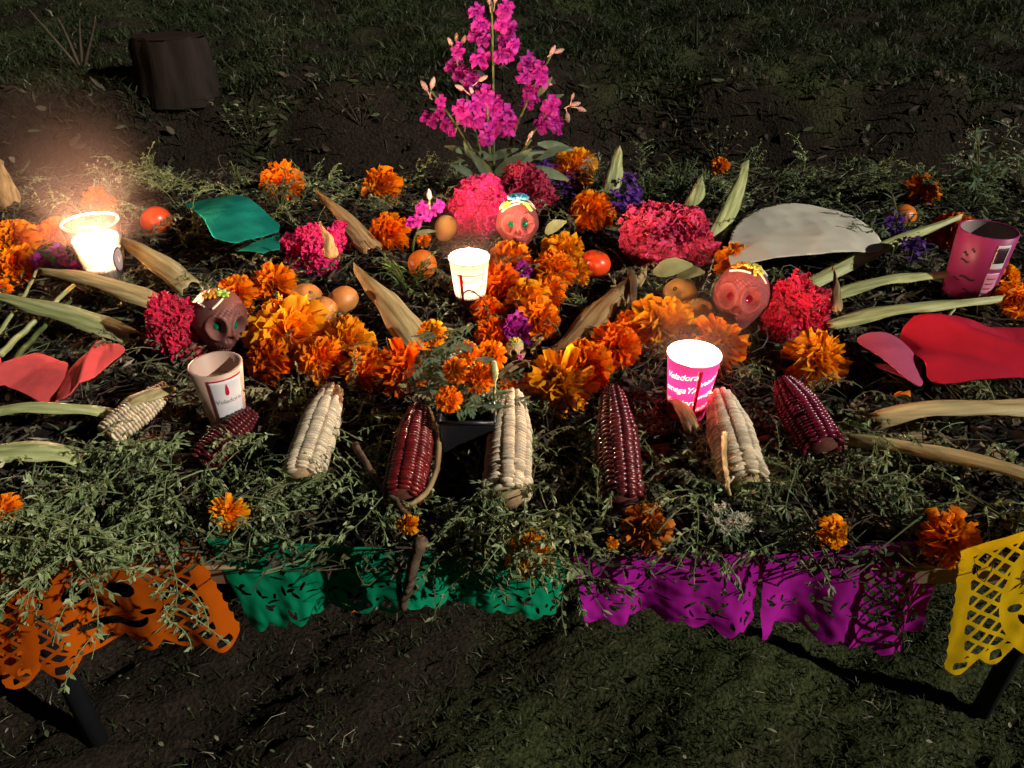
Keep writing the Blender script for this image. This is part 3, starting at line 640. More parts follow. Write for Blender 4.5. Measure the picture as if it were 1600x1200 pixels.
# ================================================================== STOCK BOUQUET
SB = []
for s in range(4):
    b = MB(); rr = random.Random(s+40)
    for i in range(15):
        q = (i+.5)/15; el = 1.4-q*1.6; V, F, T = petal_mesh(rr.randint(0, 99), rr.uniform(.6, .85), rr.uniform(1.4, 2.4), nu=3, nt=3); az = i*2.4+rr.uniform(-.3, .3)
        Mx = Matrix.Rotation(az, 4, 'Z') @ Matrix.Rotation(el, 4, 'X') @ Matrix.Scale(.5+.55*q, 4); b.add([Mx @ Vector(v) for v in V], F, T)
    SB.append(b.mesh('blossom', 'stock', True, 't'))
bb = MB(); bb.tube([(0, 0, 0), (0, 0, .3), (0, 0, .75), (0, 0, 1.05)], [.1, .26, .22, .06], 8); BUD = bb.mesh('bud', 'bud')
def stock(stem, blos, buds, label, Yd, leaves=(), group='stock stems of the purple bouquet', rs=.0032):
    P = [atY(x, y, Yd) for x, y in stem]; o = thing('stock_flower', label, 'flower', P[0], group)
    L = [p-P[0] for p in P]; mb = MB(); mb.tube(bez(L, 10), [rs*(1-.04*i) for i in range(11)], 6); mb.build('stem', 'stem', o)
    for x, y, d in blos:
        q = atY(x, y, Yd+R.uniform(-.025, .02))-P[0]; link('blossom', R.choice(SB), o, mtx=frame(Vector((R.gauss(0, .4), -1, R.uniform(-.1, .7))), (1, 0, 0), q, size(d, P[0])*.52))
    for x, y, dx, dy, ln in buds:
        q = atY(x, y, Yd)-P[0]; d = Vector((dx, 0, -dy)); link('bud', BUD, o, mtx=frame(d, None, q, size(ln, P[0])))
        mb = MB(); mb.tube([q, q-d.normalized()*size(ln*.9, P[0])*.8+Vector((0, 0, -.004))], .0012, 5); mb.build('pedicel', 'bud', o)
    for x, y, dx, dy, ln in leaves:
        q = atY(x, y, Yd-.01)-P[0]; mb = MB(); mb.leaf(q, Vector((dx, R.uniform(-.5, .1), -dy)), size(ln, P[0]), size(ln*.27, P[0]), Vector((R.gauss(0, .3), -.8, .5)), .3, R.uniform(.1, .4), seg=6); mb.build('leaf', 'greyleaf', o)
YB = 1.56
stock([(772, 285), (770, 180), (772, 100), (768, 2)], [(745, 18, 26), (752, 38, 30), (745, 55, 28), (757, 62, 24), (790, 14, 30), (785, 38, 26), (797, 45, 28), (792, 62, 30), (803, 70, 24), (785, 85, 30), (797, 82, 26), (752, 92, 34)],
      [(765, 6, -.2, -1, 12), (773, 4, .2, -1, 12)], 'tallest purple stock spike rising from the middle of the bouquet', YB, [(770, 250, -.6, -.5, 40)])
stock([(762, 285), (745, 210), (722, 130), (708, 70)], [(717, 80, 26), (709, 104, 28), (722, 116, 30), (738, 124, 28), (730, 138, 24)], [(708, 72, -.6, -1, 13), (714, 66, 0, -1, 12), (722, 68, .5, -1, 12)], 'purple stock spike leaning over the dark bank with pale buds on top', YB+.02, [(735, 240, -.7, -.3, 40)])
stock([(778, 285), (800, 210), (828, 140), (862, 85)], [(824, 98, 34), (842, 112, 32), (820, 120, 28), (848, 125, 24), (830, 142, 28), (826, 160, 26), (838, 150, 22)], [(860, 86, .5, -1, 14), (866, 82, 1, -.3, 14), (852, 130, 1, .2, 10)], 'purple stock spike with dark upper flowers and one long budded tip', YB+.03, [(840, 150, .7, -1, 34), (850, 160, 1, -.6, 30)])
stock([(768, 285), (766, 240), (762, 190), (760, 140)], [(758, 150, 34), (742, 166, 34), (722, 172, 34), (770, 172, 36), (790, 178, 32), (795, 196, 38), (772, 194, 26), (748, 188, 30), (762, 210, 36), (730, 186, 26), (780, 160, 24)], [(725, 140, -.8, -.4, 14), (748, 126, .8, -.4, 14), (740, 148, -.5, -1, 12)], 'dense magenta stock flower heads at the front of the bouquet', YB-.04, [(760, 250, .8, -.4, 50)])
stock([(780, 288), (812, 240), (838, 200), (862, 165)], [(862, 166, 34), (848, 194, 32), (866, 190, 32), (872, 200, 24), (860, 180, 26)], [(892, 164, 1, -.2, 14), (886, 176, .2, 1, 14), (902, 168, 1, .4, 14), (893, 156, .3, -1, 10)], 'magenta stock spike reaching out low towards the golden marigold', YB-.02, [(800, 250, 1, -.25, 66), (840, 225, 1, .1, 56)])
stock([(765, 288), (740, 235), (712, 190), (672, 140)], [(666, 184, 22), (678, 190, 22), (698, 196, 24), (688, 176, 22), (690, 158, 20), (706, 204, 20)], [(668, 142, -.6, -1, 16), (674, 138, .3, -1, 16), (714, 196, .3, -1, 12), (728, 194, .3, -1, 12)], 'thin stock spike bending low away from the bouquet with loose pink flowers', YB, [(735, 245, -.9, .1, 36), (750, 262, -.5, -.8, 34)])
stock([(788, 290), (800, 265), (815, 240), (830, 218)], [], [(826, 216, .6, -1, 12)], 'flowerless leafy stock stem at the foot of the bouquet', YB-.07,
      [(770, 275, .9, -.7, 70), (790, 262, 1, -.5, 62), (800, 280, 1, -.1, 72), (775, 285, -.6, -.8, 60), (830, 262, 1, .2, 60), (745, 278, -1, -.7, 44), (850, 240, .8, -.3, 40), (738, 250, -.5, -1, 30)])
Yk = at(655, 390, BED).y
stock([(644, 392), (645, 370), (660, 345), (672, 310)], [(660, 325, 24), (652, 345, 22), (642, 348, 20), (668, 338, 18), (686, 322, 22), (678, 330, 18)], [(671, 312, 0, -1, 16)], 'small pink stock stem with pale forked stalk standing alone', Yk, [(650, 365, 1, -.4, 30)], None)
Yk = at(105, 420, BED).y
stock([(110, 425), (100, 415), (80, 405), (62, 398)], [(60, 408, 26), (75, 418, 28), (100, 405, 26), (118, 418, 26), (90, 390, 24)], [(118, 398, .3, -1, 12)], 'magenta stock stem lying at the foot of the glass candle', Yk, [], None)
# violet statice
def statice(pts, label, n=40, zz=.05):
    P = [at(x, y, BED+zz*R.uniform(.3, 1)) for x, y in pts]; o = thing('statice_sprig', label, 'flower', P[0], 'violet statice sprigs'); mb = MB(); mb.tube([Vector((0, 0, -.05))]+[p-P[0] for p in P], .0015, 5); mb.build('stem', 'stem', o); b = MB()
    for i in range(n):
        k = R.randint(0, len(P)-2); c = P[k].lerp(P[k+1], R.random())-P[0]+Vector((R.gauss(0, .011), R.gauss(0, .011), R.gauss(0, .009)))
        for q in range(6):
            an = R.uniform(0, 6.3); b.leaf(c, (math.cos(an), math.sin(an)-.4, R.uniform(-.2, 1)), .012, .007, seg=2)
    tag(b.build('florets', 'violet', o), kind='stuff')
statice([(985, 335), (978, 315), (985, 295), (992, 275)], 'violet statice sprig between the striped husk and the green tuft', 70)
statice([(850, 292), (852, 272), (850, 250)], 'violet statice sprig at the foot of the purple bouquet', 40)
statice([(890, 292), (900, 285)], 'little violet statice tip under the golden marigold', 16)
statice([(1400, 375), (1395, 355), (1388, 345)], 'violet statice sprig under the shaded orange fruit', 34)
statice([(1430, 378), (1425, 385)], 'few violet florets below the slanting green husk', 16)
p = at(808, 515, BED+.02); o = thing('purple_flower', 'round purple flower head above the little sugar skull', 'flower', p)
for k in range(4): link('blossom', SB[k], o, mtx=frame(Vector((R.gauss(0, .5), -.8, .6)), (1, 0, 0), Vector((R.uniform(-.012, .012), R.uniform(-.01, .01), R.uniform(-.004, .012))), .019))
mb = MB(); mb.tube([(0, 0, 0), (0, .02, -.03)], .002, 5); mb.build('stem', 'stem', o)
p = at(823, 428, BED+.012); o = thing('purple_flower', 'half hidden purple flower under the marigolds of the upright column', 'flower', p)
for k in range(3): link('blossom', SB[k], o, mtx=frame(Vector((R.gauss(0, .5), -.8, .6)), (1, 0, 0), Vector((R.uniform(-.012, .012), 0, R.uniform(-.004, .01))), .016))

# ================================================================== HUSKS
def husk(A, B, wpx, m_, label, za=.02, zb=.02, arch=.012, curl=.55, taper=.9, blunt=.75, name='corn_husk', sag=0, zmode=None):
    pa = at(*A, BED+za) if len(A) == 2 else atY(A[0], A[1], A[2]); pb = at(*B, BED+zb) if len(B) == 2 else atY(B[0], B[1], B[2])
    W = size(wpx*1.15, (pa+pb)/2); d = pb-pa; L = d.length; d.normalize(); x = d.cross(Vector((0, 0, 1))); x = x.normalized(); z = x.cross(d)
    if zmode: z = Vector(zmode).normalized(); x = d.cross(z).normalized(); z = x.cross(d)
    Rm = Matrix((x, d, z)).transposed().to_4x4(); nL, nW = 26, 10; V = []; F = []; sd_ = R.uniform(0, 50)
    for i in range(nL+1):
        t = i/nL; wt = W*.5*min(1, (.04+t**taper*1.25))*(1 if t < .86 else 1-(1-blunt)*((t-.86)/.14)**2)
        for j in range(nW+1):
            u = j/nW*2-1; rip = .03*W*(1-abs(math.sin(u*5.5+.6*math.sin(t*3+sd_))))+.05*W*abs(u)**3*math.sin(t*17+sd_+u*2)
            cx = sag*L*math.sin(PI*t); zz = arch*math.sin(PI*t)-curl*W*.5*u*u*(1 if u < 0 else .8)+rip+.003*noiz(t*3, u*2, sd_)+.006*noiz(t*2, sd_)
            V.append((u*wt+cx+.004*noiz(t*2.5, 0, sd_), t*L+(.016*noiz(u*5, sd_)-.006*abs(u) if i == nL else 0), zz))
    for i in range(nL):
        for j in range(nW): a = i*(nW+1)+j; F.append((a, a+1, a+nW+2, a+nW+1))
    o = link(name, mesh_of(name, V, F, m_, True), mtx=Matrix.Translation(pa) @ Rm); sm = o.modifiers.new('solid', 'SOLIDIFY'); sm.thickness = .0012
    tag(o, label, 'corn husk', 'corn husk leaves laid out like rays'); return o
husk((494, 298), (584, 386), 36, 'huskb', 'long tan husk running from the back down to the orange marigold', .05, .012)
husk((552, 408), (668, 550), 46, 'husk', 'wide tan husk pointing down at the potted marigold', .03, .012, taper=.7)
husk((1010, 415), (868, 565), 52, 'huskb', 'broad brown husk slanting down from the rose cockscomb', .012, .012, taper=.6)
husk((188, 370), (302, 440), 40, 'husk', 'tan curled husk just beside the lit glass tumbler', .03, .012, curl=.9, taper=.6)
husk((62, 422), (278, 480), 38, 'husk', 'tan husk crossing the foot of the glass tumbler', .035, .012, taper=.6)
husk((-20, 458), (212, 520), 40, 'huskg', 'yellow green husk below the one crossing the glass tumbler', .035, .012, taper=.5)
husk((-60, 650), (192, 645), 26, 'huskg', 'green husk below the coral paper flower ending at the small cob', .03, .012, taper=.3)
husk((-60, 712), (138, 708), 46, 'huskg', 'broad pale green husk lowest beside the orange banner', .03, .012, taper=.3)
husk((968, 228, 1.5), (950, 312), 26, 'huskg', 'upright striped green husk behind the orange marigold', zb=.01, taper=.5, zmode=(.1, -1, .2))
husk((1099, 272, 1.42), (1078, 350), 30, 'huskg', 'short green husk standing behind the rose cockscomb', zb=.01, taper=.6, zmode=(.1, -1, .2))
husk((1170, 250, 1.46), (1116, 385), 30, 'huskg', 'tall green husk standing between cockscomb and white paper petal', zb=.01, taper=.5, zmode=(.2, -1, .2))
husk((1504, 332), (1262, 442), 26, 'huskg', 'slender green husk slanting up towards the magenta cup rim', .05, .012, taper=.6)
husk((1488, 424), (1278, 466), 22, 'huskg', 'narrow husk half in shadow of the magenta cup', .03, .012, taper=.45)
husk((1568, 464), (1290, 506), 26, 'huskg', 'long pale husk in front of the magenta cup', .03, .012, taper=.5)
husk((1660, 628), (1362, 648), 32, 'husk', 'thick straight dry husk below the red paper flower', .04, .02, taper=.12, curl=.8, blunt=.9)
husk((1660, 756), (1318, 676), 27, 'husk', 'long narrow dry husk pointing at the magenta cob', .03, .012, taper=.25, curl=.9)
husk((770, 592), (858, 568), 18, 'huskb', 'short brown husk in front of the little sugar skull', .012, .012, taper=.4)
husk((838, 560), (846, 530), 16, 'huskb', 'stubby brown husk standing beside the sugar skull', .0, .03, taper=.3)
husk((500, 345), (522, 405), 20, 'huskb', 'curled dry leaf lying across the magenta cockscomb', .10, .05, taper=1.0, blunt=.2, name='dry_leaf')
husk((1302, 415), (1308, 490), 16, 'huskb', 'pinkish dry leaf hanging over the middle pale husk', .06, .03, taper=1.2, blunt=.1, name='dry_leaf')
husk((-8, 245, 1.5), (12, 322), 34, 'huskb', 'crumpled pale dry leaf standing at the table end by the glass candle', zb=.01, taper=.6, zmode=(.1, -1, .2), name='dry_leaf')
husk((1045, 625), (1088, 670), 26, 'huskb', 'dark curled leaf leaning on the foot of the pink cup', .01, .03, taper=.6, name='dry_leaf')
def strand(pts, r, m_, label, name, cat, z=.02, Yd=None, zs=None):
    P = [at(x, y, BED+(zs[i] if zs else z)) if Yd is None else atY(x, y, Yd) for i, (x, y) in enumerate(pts)]
    mb = MB(); Q = bez(P, 16) if len(pts) > 2 else [P[0].lerp(P[1], i/8)+Vector((0, 0, .002*noiz(i, r*900))) for i in range(9)]
    Q = [q-P[0]+Vector((noiz(i, .3)*r*.6, 0, noiz(i, 2.3)*r*.6)) for i, q in enumerate(Q)]
    k = len(Q); mb.tube(Q, [r*(1-.35*i/k) for i in range(k)], 8); o = mb.build(name, m_, loc=P[0]); return tag(o, label, cat)
strand([(555, 695), (590, 760), (645, 812)], .0042, 'bark', 'brown bent stalk running beside the red cob', 'dry_stalk', 'stalk')
strand([(658, 845), (640, 900), (630, 948)], .0062, 'bark', 'short broken stick hanging in front of the green banner', 'broken_stick', 'stick', Yd=.49)
strand([(668, 640), (705, 700), (690, 790), (625, 815), (610, 770)], .0036, 'huskb', 'dry husk ribbon curling round the red cob', 'husk_ribbon', 'husk', .02)
strand([(985, 425), (1000, 455), (975, 500)], .006, 'bark', 'rough brown twig beside the broad brown husk', 'twig', 'twig')
strand([(-10, 530), (40, 470), (62, 410)], .003, 'huskg', 'green flower stalk crossing under the yellow green husk', 'flower_stalk', 'stalk', .015)
strand([(0, 555), (45, 510), (115, 445)], .0045, 'huskg', 'thick cut green stalk beside the yellow green husk', 'flower_stalk', 'stalk', .012)
strand([(10, 580), (60, 515), (110, 470)], .004, 'stem', 'dark green stalk nearest the coral paper flower', 'flower_stalk', 'stalk', .010)
strand([(1440, 545), (1480, 500), (1500, 470)], .0022, 'huskg', 'thin green stalk under the long pale husk', 'flower_stalk', 'stalk', .02)
strand([(690, 512), (720, 522), (735, 505)], .0022, 'husk', 'small curled pale stalk above the potted marigolds', 'dry_stalk', 'stalk', .02)

# ================================================================== CORN
kb = MB()
V = []; F = []
for rr_, zz in ((.5, -.35), (.5, .18), (.36, .42)):
    for j in range(8):
        a = 2*PI*j/8+PI/8; cx, cy_ = math.cos(a), math.sin(a); q = 1/max(abs(cx), abs(cy_)); q = 1+(q-1)*.75; V.append((cx*rr_*q, cy_*rr_*q, zz))
V.append((0, 0, .5))
for k in range(2):
    for j in range(8): F.append((k*8+j, k*8+(j+1) % 8, k*8+8+(j+1) % 8, k*8+8+j))
for j in range(8): F.append((16+j, 16+(j+1) % 8, 24))
KM = {m_: mesh_of('kernel', V, F, m_, True) for m_ in ('kwhite', 'kred', 'kdark', 'kpurple')}
def corn(A, B, wpx, m_, label, rows, n, za=.02, zb=.02, core='cob', pair=False, husk_=None, keep=.62, dent=0):
    pa = at(*A, BED+za); pb = at(*B, BED+zb); d = pb-pa; L = d.length; d.normalize(); Rr = size(wpx*1.08, (pa+pb)/2)*.5
    x = d.cross(Vector((0, 0, 1))).normalized(); z = x.cross(d); o = thing('corn_cob', label, 'corn cob', mtx=Matrix.Translation(pa) @ Matrix((x, d, z)).transposed().to_4x4(), group='corn cobs along the front of the offering')
    def prof(t): return Rr*(.38+.62*min(1, (t/.42))**.75)*(1 if t < .9 else 1-.25*((t-.9)/.1)**2)
    mb = MB(); mb.tube([(0, t*L, 0) for t in np.linspace(-.02, .99, 16)], [prof(min(1, max(0, t)))*(.8 if 0 <= t <= 1 else .45) for t in np.linspace(-.02, .99, 16)], 14); mb.build('cob', core, o)
    for r in range(rows):
        a = 2*PI*(r+.5)/rows
        if pair: a += (-.05 if r % 2 else .05)*(8/rows)*1.6
        if math.sin(a) < math.cos(keep*PI): continue
        off = R.random(); tw = R.gauss(0, .02)
        for k in range(n):
            t = (k+.35+off*.5)/n
            if t > .985 or R.random() < .006: continue
            rad = prof(t); aa = a+tw*math.sin(t*5)+R.gauss(0, .012); messy = dent and t > .78
            nn = Vector((math.cos(aa), 0, math.sin(aa))); sl = (prof(min(1, t+.03))-prof(t-.03 if t > .03 else 0))/(L*.06); nz = (nn-Vector((0, sl, 0))).normalized()
            tx = Vector((-math.sin(aa), 0, math.cos(aa))); wd = 2*PI*rad/rows*(.88 if n > 30 else .96); ln = L/n*(.98 if not messy else 1.12)
            yy = nz.cross(tx); dp = Rr*.42
            Mx = Matrix((tx*wd*R.uniform(.95, 1.02), yy*ln, nz*dp*R.uniform(.94, 1.06))).transposed().to_4x4(); pos = nn*(rad*.82+R.gauss(0, .0004))+Vector((0, t*L, 0))
            if messy: pos += Vector((R.gauss(0, .0012), R.gauss(0, .001), R.gauss(0, .001)))
            link('kernel', KM[m_], o, mtx=Matrix.Translation(pos) @ Mx)
    return o
corn((262, 606), (168, 682), 44, 'kwhite', 'small white cob lying beside the coral paper flower', 10, 22, .03, .012, husk_=1)
corn((520, 608), (470, 752), 58, 'kwhite', 'slim white cob leaning beside the ragged orange marigold', 9, 38, .03, .012)
corn((655, 640), (628, 785), 60, 'kred', 'red cob inside a curled husk ribbon', 9, 32, .03, .014, 'cobred')
corn((800, 618), (791, 782), 66, 'kwhite', 'fat white cob standing out beside the black pot', 10, 38, .03, .012, dent=1)
corn((957, 612), (974, 792), 62, 'kdark', 'longest maroon cob beside the fat white one', 11, 26, .03, .014, 'cobred')
corn((1124, 618), (1166, 762), 66, 'kwhite', 'white cob with a husk shred below the lit pink cup', 9, 38, .03, .012, dent=1)
corn((1224, 598), (1288, 704), 62, 'kpurple', 'shiny magenta cob below the yellow orange marigold', 12, 26, .03, .012, 'cobred')
corn((395, 645), (312, 725), 48, 'kdark', 'dark wine cob half buried in weeds below the pinkish unlit cup', 10, 20, .02, .0, 'cobred')
strand([(1132, 678), (1130, 730), (1140, 772)], .0028, 'husk', 'dry husk shred lying on the white cob by the pink cup', 'husk_ribbon', 'husk', .06)
husk((1192, 740), (1150, 772), 26, 'huskg', 'pale husk stub at the butt of the white cob by the pink cup', .015, .01, taper=.3)
husk((272, 602), (166, 660), 30, 'husk', 'pinkish tan husk sheath along the side of the small white cob', .045, .015, taper=.4, curl=.5)

# ================================================================== FRUIT
FR = [
 (480, 468, 52, 'tango', 'brownish tangerine behind the other two of its trio', 'tangerine'),
 (502, 486, 50, 'tango', 'brownish tangerine in front of its trio, touching the largest marigold', 'tangerine'),
 (536, 470, 50, 'tango', 'brownish tangerine of the trio lying nearest the wide tan husk', 'tangerine'),
 (1062, 461, 54, 'guava', 'tan guava behind the other fruit by the red eyed clay skull', 'guava'),
 (1092, 489, 48, 'guava', 'tan guava touching the chin side of the red eyed clay skull', 'guava'),
 (1028, 488, 44, 'tango', 'reddish fruit mostly hidden behind the brightest golden marigold', 'tangerine'),
 (930, 412, 48, 'redfruit', 'shiny red orange tangerine beside the column of marigolds', 'tangerine'),
 (244, 346, 48, 'redfruit', 'red tangerine between the glass tumbler and the teal paper', 'tangerine'),
 (660, 413, 46, 'tang', 'orange tangerine under green leaves near the lit white cup', 'tangerine'),
 (1408, 340, 44, 'tang', 'shaded orange tangerine beyond the white paper petal', 'tangerine'),
]
for px, py, d, m_, lab, nm in FR:
    p = at(px, py, BED+.01); r = size(d, p)*.5; p = at(px, py, BED+r*.55); o = thing(nm, lab, 'fruit', p, 'fruit of the offering'); sd_ = R.uniform(0, 99)
    V = [(d_.x*r*(1+.03*noiz(d_.x, d_.y, sd_)), d_.y*r*(1+.03*noiz(d_.y, d_.z, sd_)), r*.9*d_.z*(1-.16*math.exp(-((1-abs(d_.z))/.05)))+.02*r*noiz(d_.x, d_.y, sd_)) for d_ in IC4[0]]
    fb = link('skin', mesh_of('skin', V, IC4[1], m_, True), o); mb = MB(); mb.lathe([(.0005, r*.83), (.0025, r*.83), (.0035, r*.79), (.003, r*.7)], 8); c_ = mb.build('stem_end', 'calyx', o)
    rot = Matrix.Rotation(R.uniform(-1, 1), 4, 'X') @ Matrix.Rotation(R.uniform(-.8, .8), 4, 'Y'); fb.matrix_basis = rot; c_.matrix_basis = rot
p = at(696, 358, BED+.02); r = size(19, p); o = thing('pear', 'small dull pear shaped fruit beside the hot pink cockscomb', 'fruit', p, 'fruit of the offering')
V = [(d_.x*r*(.92-.2*d_.z), d_.y*r*(.92-.2*d_.z), d_.z*r*1.15) for d_ in IC4[0]]; q = link('skin', mesh_of('skin', V, IC4[1], 'guava', True), o); q.rotation_euler = (2.3, .4, 0)
mb = MB(); mb.tube([(0, 0, 1.1*r), (.001, 0, 1.4*r)], .0016, 6); q = mb.build('stem_end', 'bark', o); q.rotation_euler = (2.3, .4, 0)

M['clayshade'] = mat('skull_clay_shaded', (.17, .06, .05), .5, .35, 70, .25, bump=.25, bscale=220)  # brown clay darkened: the shade on this skull is put into its colour
# ================================================================== SKULLS
def skull(px, py, wpx, yaw, pitch, m_, eye, label, icing=(), sub=IC6, lift=.75, roll=0, ):
    p = at(px, py, BED+.03); s = size(wpx, p)*.5/.82; p = at(px, py, BED+s*lift)
    o = thing('clay_skull' if m_ != 'sugar' else 'sugar_skull', label, 'skull', mtx=Matrix.Translation(p) @ Matrix.Rotation(yaw, 4, 'Z') @ Matrix.Rotation(pitch, 4, 'X') @ Matrix.Rotation(roll, 4, 'Y') @ Matrix.Scale(s, 4))
    E = [Vector((q*.42, -.86, -.13)).normalized() for q in (-1, 1)]; NZ = Vector((0, -.9, -.44)).normalized()
    def surf(d):
        r = 1.0; x, y, z = d
        for e in E:
            a = math.acos(max(-1, min(1, d.dot(e)))); r -= .33*math.exp(-(a/.25)**4); r += .06*math.exp(-((a-.35)/.055)**2)
        a = math.acos(max(-1, min(1, d.dot(NZ)))); r += .07*math.exp(-(a/.3)**2)
        for q in (-1, 1):
            e = Vector((q*.085, -.88, -.46)).normalized(); a = math.acos(max(-1, min(1, d.dot(e)))); r -= .19*math.exp(-(a/.088)**4)
            e = Vector((q*.66, -.62, -.40)).normalized(); a = math.acos(max(-1, min(1, d.dot(e)))); r += .07*math.exp(-(a/.24)**2)
        if y < 0:
            tm = math.exp(-((z+.74)/.11)**2)*max(0, 1-(x/.5)**2); r += tm*(.05*abs(math.sin(x*24))-.02)-.06*math.exp(-((z+.745)/.018)**2)*max(0, 1-(x/.5)**2)
            bm_ = math.exp(-((z-.20-.10*math.cos(x*3))/.11)**2)*max(0, 1-(x/.75)**4); r += bm_*.035*math.sin(x*34+z*12)*math.sin(z*46)
        f = Vector((x*.80, y*.98, z*.96))*r
        if z < -.15:
            t = min(1, (-.15-z)/.85); f.x *= 1-.46*t; f.y = f.y*(1-.75*t) if y > 0 else f.y*(1-.10*t); f.z *= 1+.12*t
        return f
    link('bone', mesh_of('bone', [surf(d) for d in sub[0]], sub[1], m_, True), o)
    for e in E:
        f = surf(e); V = [(d.x*.12, d.y*.06, d.z*.12) for d in IC4[0][:]]; nm_ = Vector((e.x*.3, -1, .15))
        ey = link('eye', mesh_of('eye', V, IC4[1], eye, False), o, mtx=Matrix.Translation(f*1.01+Vector((0, -.02, 0))) @ Vector((0, -1, 0)).rotation_difference(nm_).to_matrix().to_4x4())
    for kind, m2, pts, rad in icing:
        mb = MB()
        if kind == 'line':
            Q = [surf(Vector(q).normalized())*1.02 for q in pts]; Q = [surf(v.normalized())*1.02 for v in bez([q.normalized() for q in [Vector(a) for a in pts]], 14)]; mb.tube(Q, rad, 6)
        else:
            for q in pts:
                c = surf(Vector(q).normalized())*1.01; nn = Vector(q).normalized(); t1 = nn.orthogonal().normalized(); t2 = nn.cross(t1)
                for k in range(7):
                    a = 2*PI*k/7; dd = (t1*math.cos(a)+t2*math.sin(a))+nn*.35; mb.tube([c, c+dd*rad*.55, c+dd*rad], [rad*.12, rad*.32, rad*.14], 6)
        mb.build('icing', m2, o)
    return o
skull(808, 350, 66, math.radians(2), math.radians(-30), 'clay', 'seqgreen', 'clay skull with blue and yellow icing crown and green eyes',
      [('flower', 'iceblue', [(-.1, -.5, .85), (.18, -.45, .88), (.02, -.3, .95)], .28), ('line', 'icewhite', [(-.8, -.35, .5), (-.2, -.75, .75), (.3, -.75, .7), (.8, -.3, .5)], .035), ('line', 'icewhite', [(-.7, -.6, .35), (-.3, -.8, .55), (.1, -.8, .66)], .035), ('line', 'icewhite', [(.78, -.2, .6), (.3, -.3, .95), (-.4, -.2, .9), (-.8, -.2, .55)], .03), ('flower', 'iceyellow', [(-.5, -.7, .58)], .2), ('line', 'icegreen', [(.3, -.7, .68), (.5, -.7, .5), (.62, -.72, .34)], .075)], lift=1.15)
skull(342, 500, 86, math.radians(40), math.radians(-16), 'clayshade', 'seqgreen', 'shaded clay skull with green eyes leaning on the tall crimson cockscomb',
      [('flower', 'iceorange', [(-.3, -.5, .8), (-.42, -.42, .75)], .2), ('flower', 'icegreen', [(-.05, -.6, .85)], .2), ('line', 'icewhite', [(-.1, -.7, .7), (-.3, -.78, .55), (-.5, -.75, .42)], .035), ('line', 'icewhite', [(-.75, -.3, .55), (-.65, -.55, .45), (-.6, -.6, .4), (-.7, -.4, .5)], .03)], roll=.25)
skull(1158, 464, 88, math.radians(-22), math.radians(-32), 'clay', 'seqred', 'pinkish clay skull with red eyes and a yellow icing flower',
      [('flower', 'iceyellow', [(.1, -.55, .82), (.3, -.4, .85), (.42, -.55, .72)], .16), ('flower', 'iceorange', [(-.15, -.5, .85), (-.3, -.55, .75)], .15), ('line', 'icewhite', [(-.5, -.6, .6), (-.2, -.72, .62), (.2, -.75, .6)], .032), ('line', 'icewhite', [(.3, -.4, .85), (.62, -.3, .72), (.8, -.1, .6), (.74, -.02, .7), (.4, -.25, .88)], .032), ('line', 'icewhite', [(.35, -.55, .75), (.62, -.55, .55), (.75, -.5, .42)], .03), ('line', 'iceyellow', [(.3, -.6, .7), (.34, -.72, .55)], .05)])
skull(806, 548, 36, math.radians(10), math.radians(-25), 'sugar', 'socket', 'little yellow sugar skull peeping out under the purple flower head', [('flower', 'iceyellow', [(0, -.5, .8), (-.3, -.4, .8)], .3), ('line', 'icegreen', [(-.5, -.6, .5), (0, -.8, .55), (.5, -.6, .5)], .08), ('line', 'iceblue', [(.75, -.3, .5), (.85, -.3, .2)], .1), ('flower', 'icepink', [(.1, -.9, -.3)], .25)], IC5, .35)
skull(816, 606, 28, math.radians(6), math.radians(-20), 'sugar', 'socket', 'tiny sugar skull in shade above the fat white cob', [('line', 'icepink', [(-.5, -.6, .6), (0, -.7, .7), (.5, -.6, .6)], .1)], IC5, .15)

# ================================================================== CANDLES
def bend_text(txt, size_, m_, parent, prof, zc, ang, slant=.0, name='lettering', off=.0006, shear=.3):
    cu = bpy.data.curves.new(name, 'FONT'); cu.body = txt; cu.size = size_; cu.align_x = 'CENTER'; cu.shear = shear; cu.resolution_u = 3; cu.space_character = .95
    to = bpy.data.objects.new(name, cu); COL.objects.link(to); dg = bpy.context.evaluated_depsgraph_get(); me = bpy.data.meshes.new_from_object(to.evaluated_get(dg)); bpy.data.objects.remove(to)
    for v in me.vertices:
        z = zc+v.co.y+v.co.x*slant; r = prof(z)+off; a = ang+v.co.x/r; v.co = (r*math.sin(a), -r*math.cos(a), z)
    me.materials.clear(); me.materials.append(M[m_]); me.update(); return link(name, me, parent)
def text_tris(txt, size_, shear=.3):
    cu = bpy.data.curves.new('lettering', 'FONT'); cu.body = txt; cu.size = size_; cu.align_x = 'CENTER'; cu.shear = shear; cu.resolution_u = 3; cu.space_character = .95
    to = bpy.data.objects.new('lettering', cu); COL.objects.link(to); me = bpy.data.meshes.new_from_object(to.evaluated_get(bpy.context.evaluated_depsgraph_get())); bpy.data.objects.remove(to)
    me.calc_loop_triangles(); return [[(me.vertices[i].co.x, me.vertices[i].co.y) for i in t.vertices] for t in me.loop_triangles]
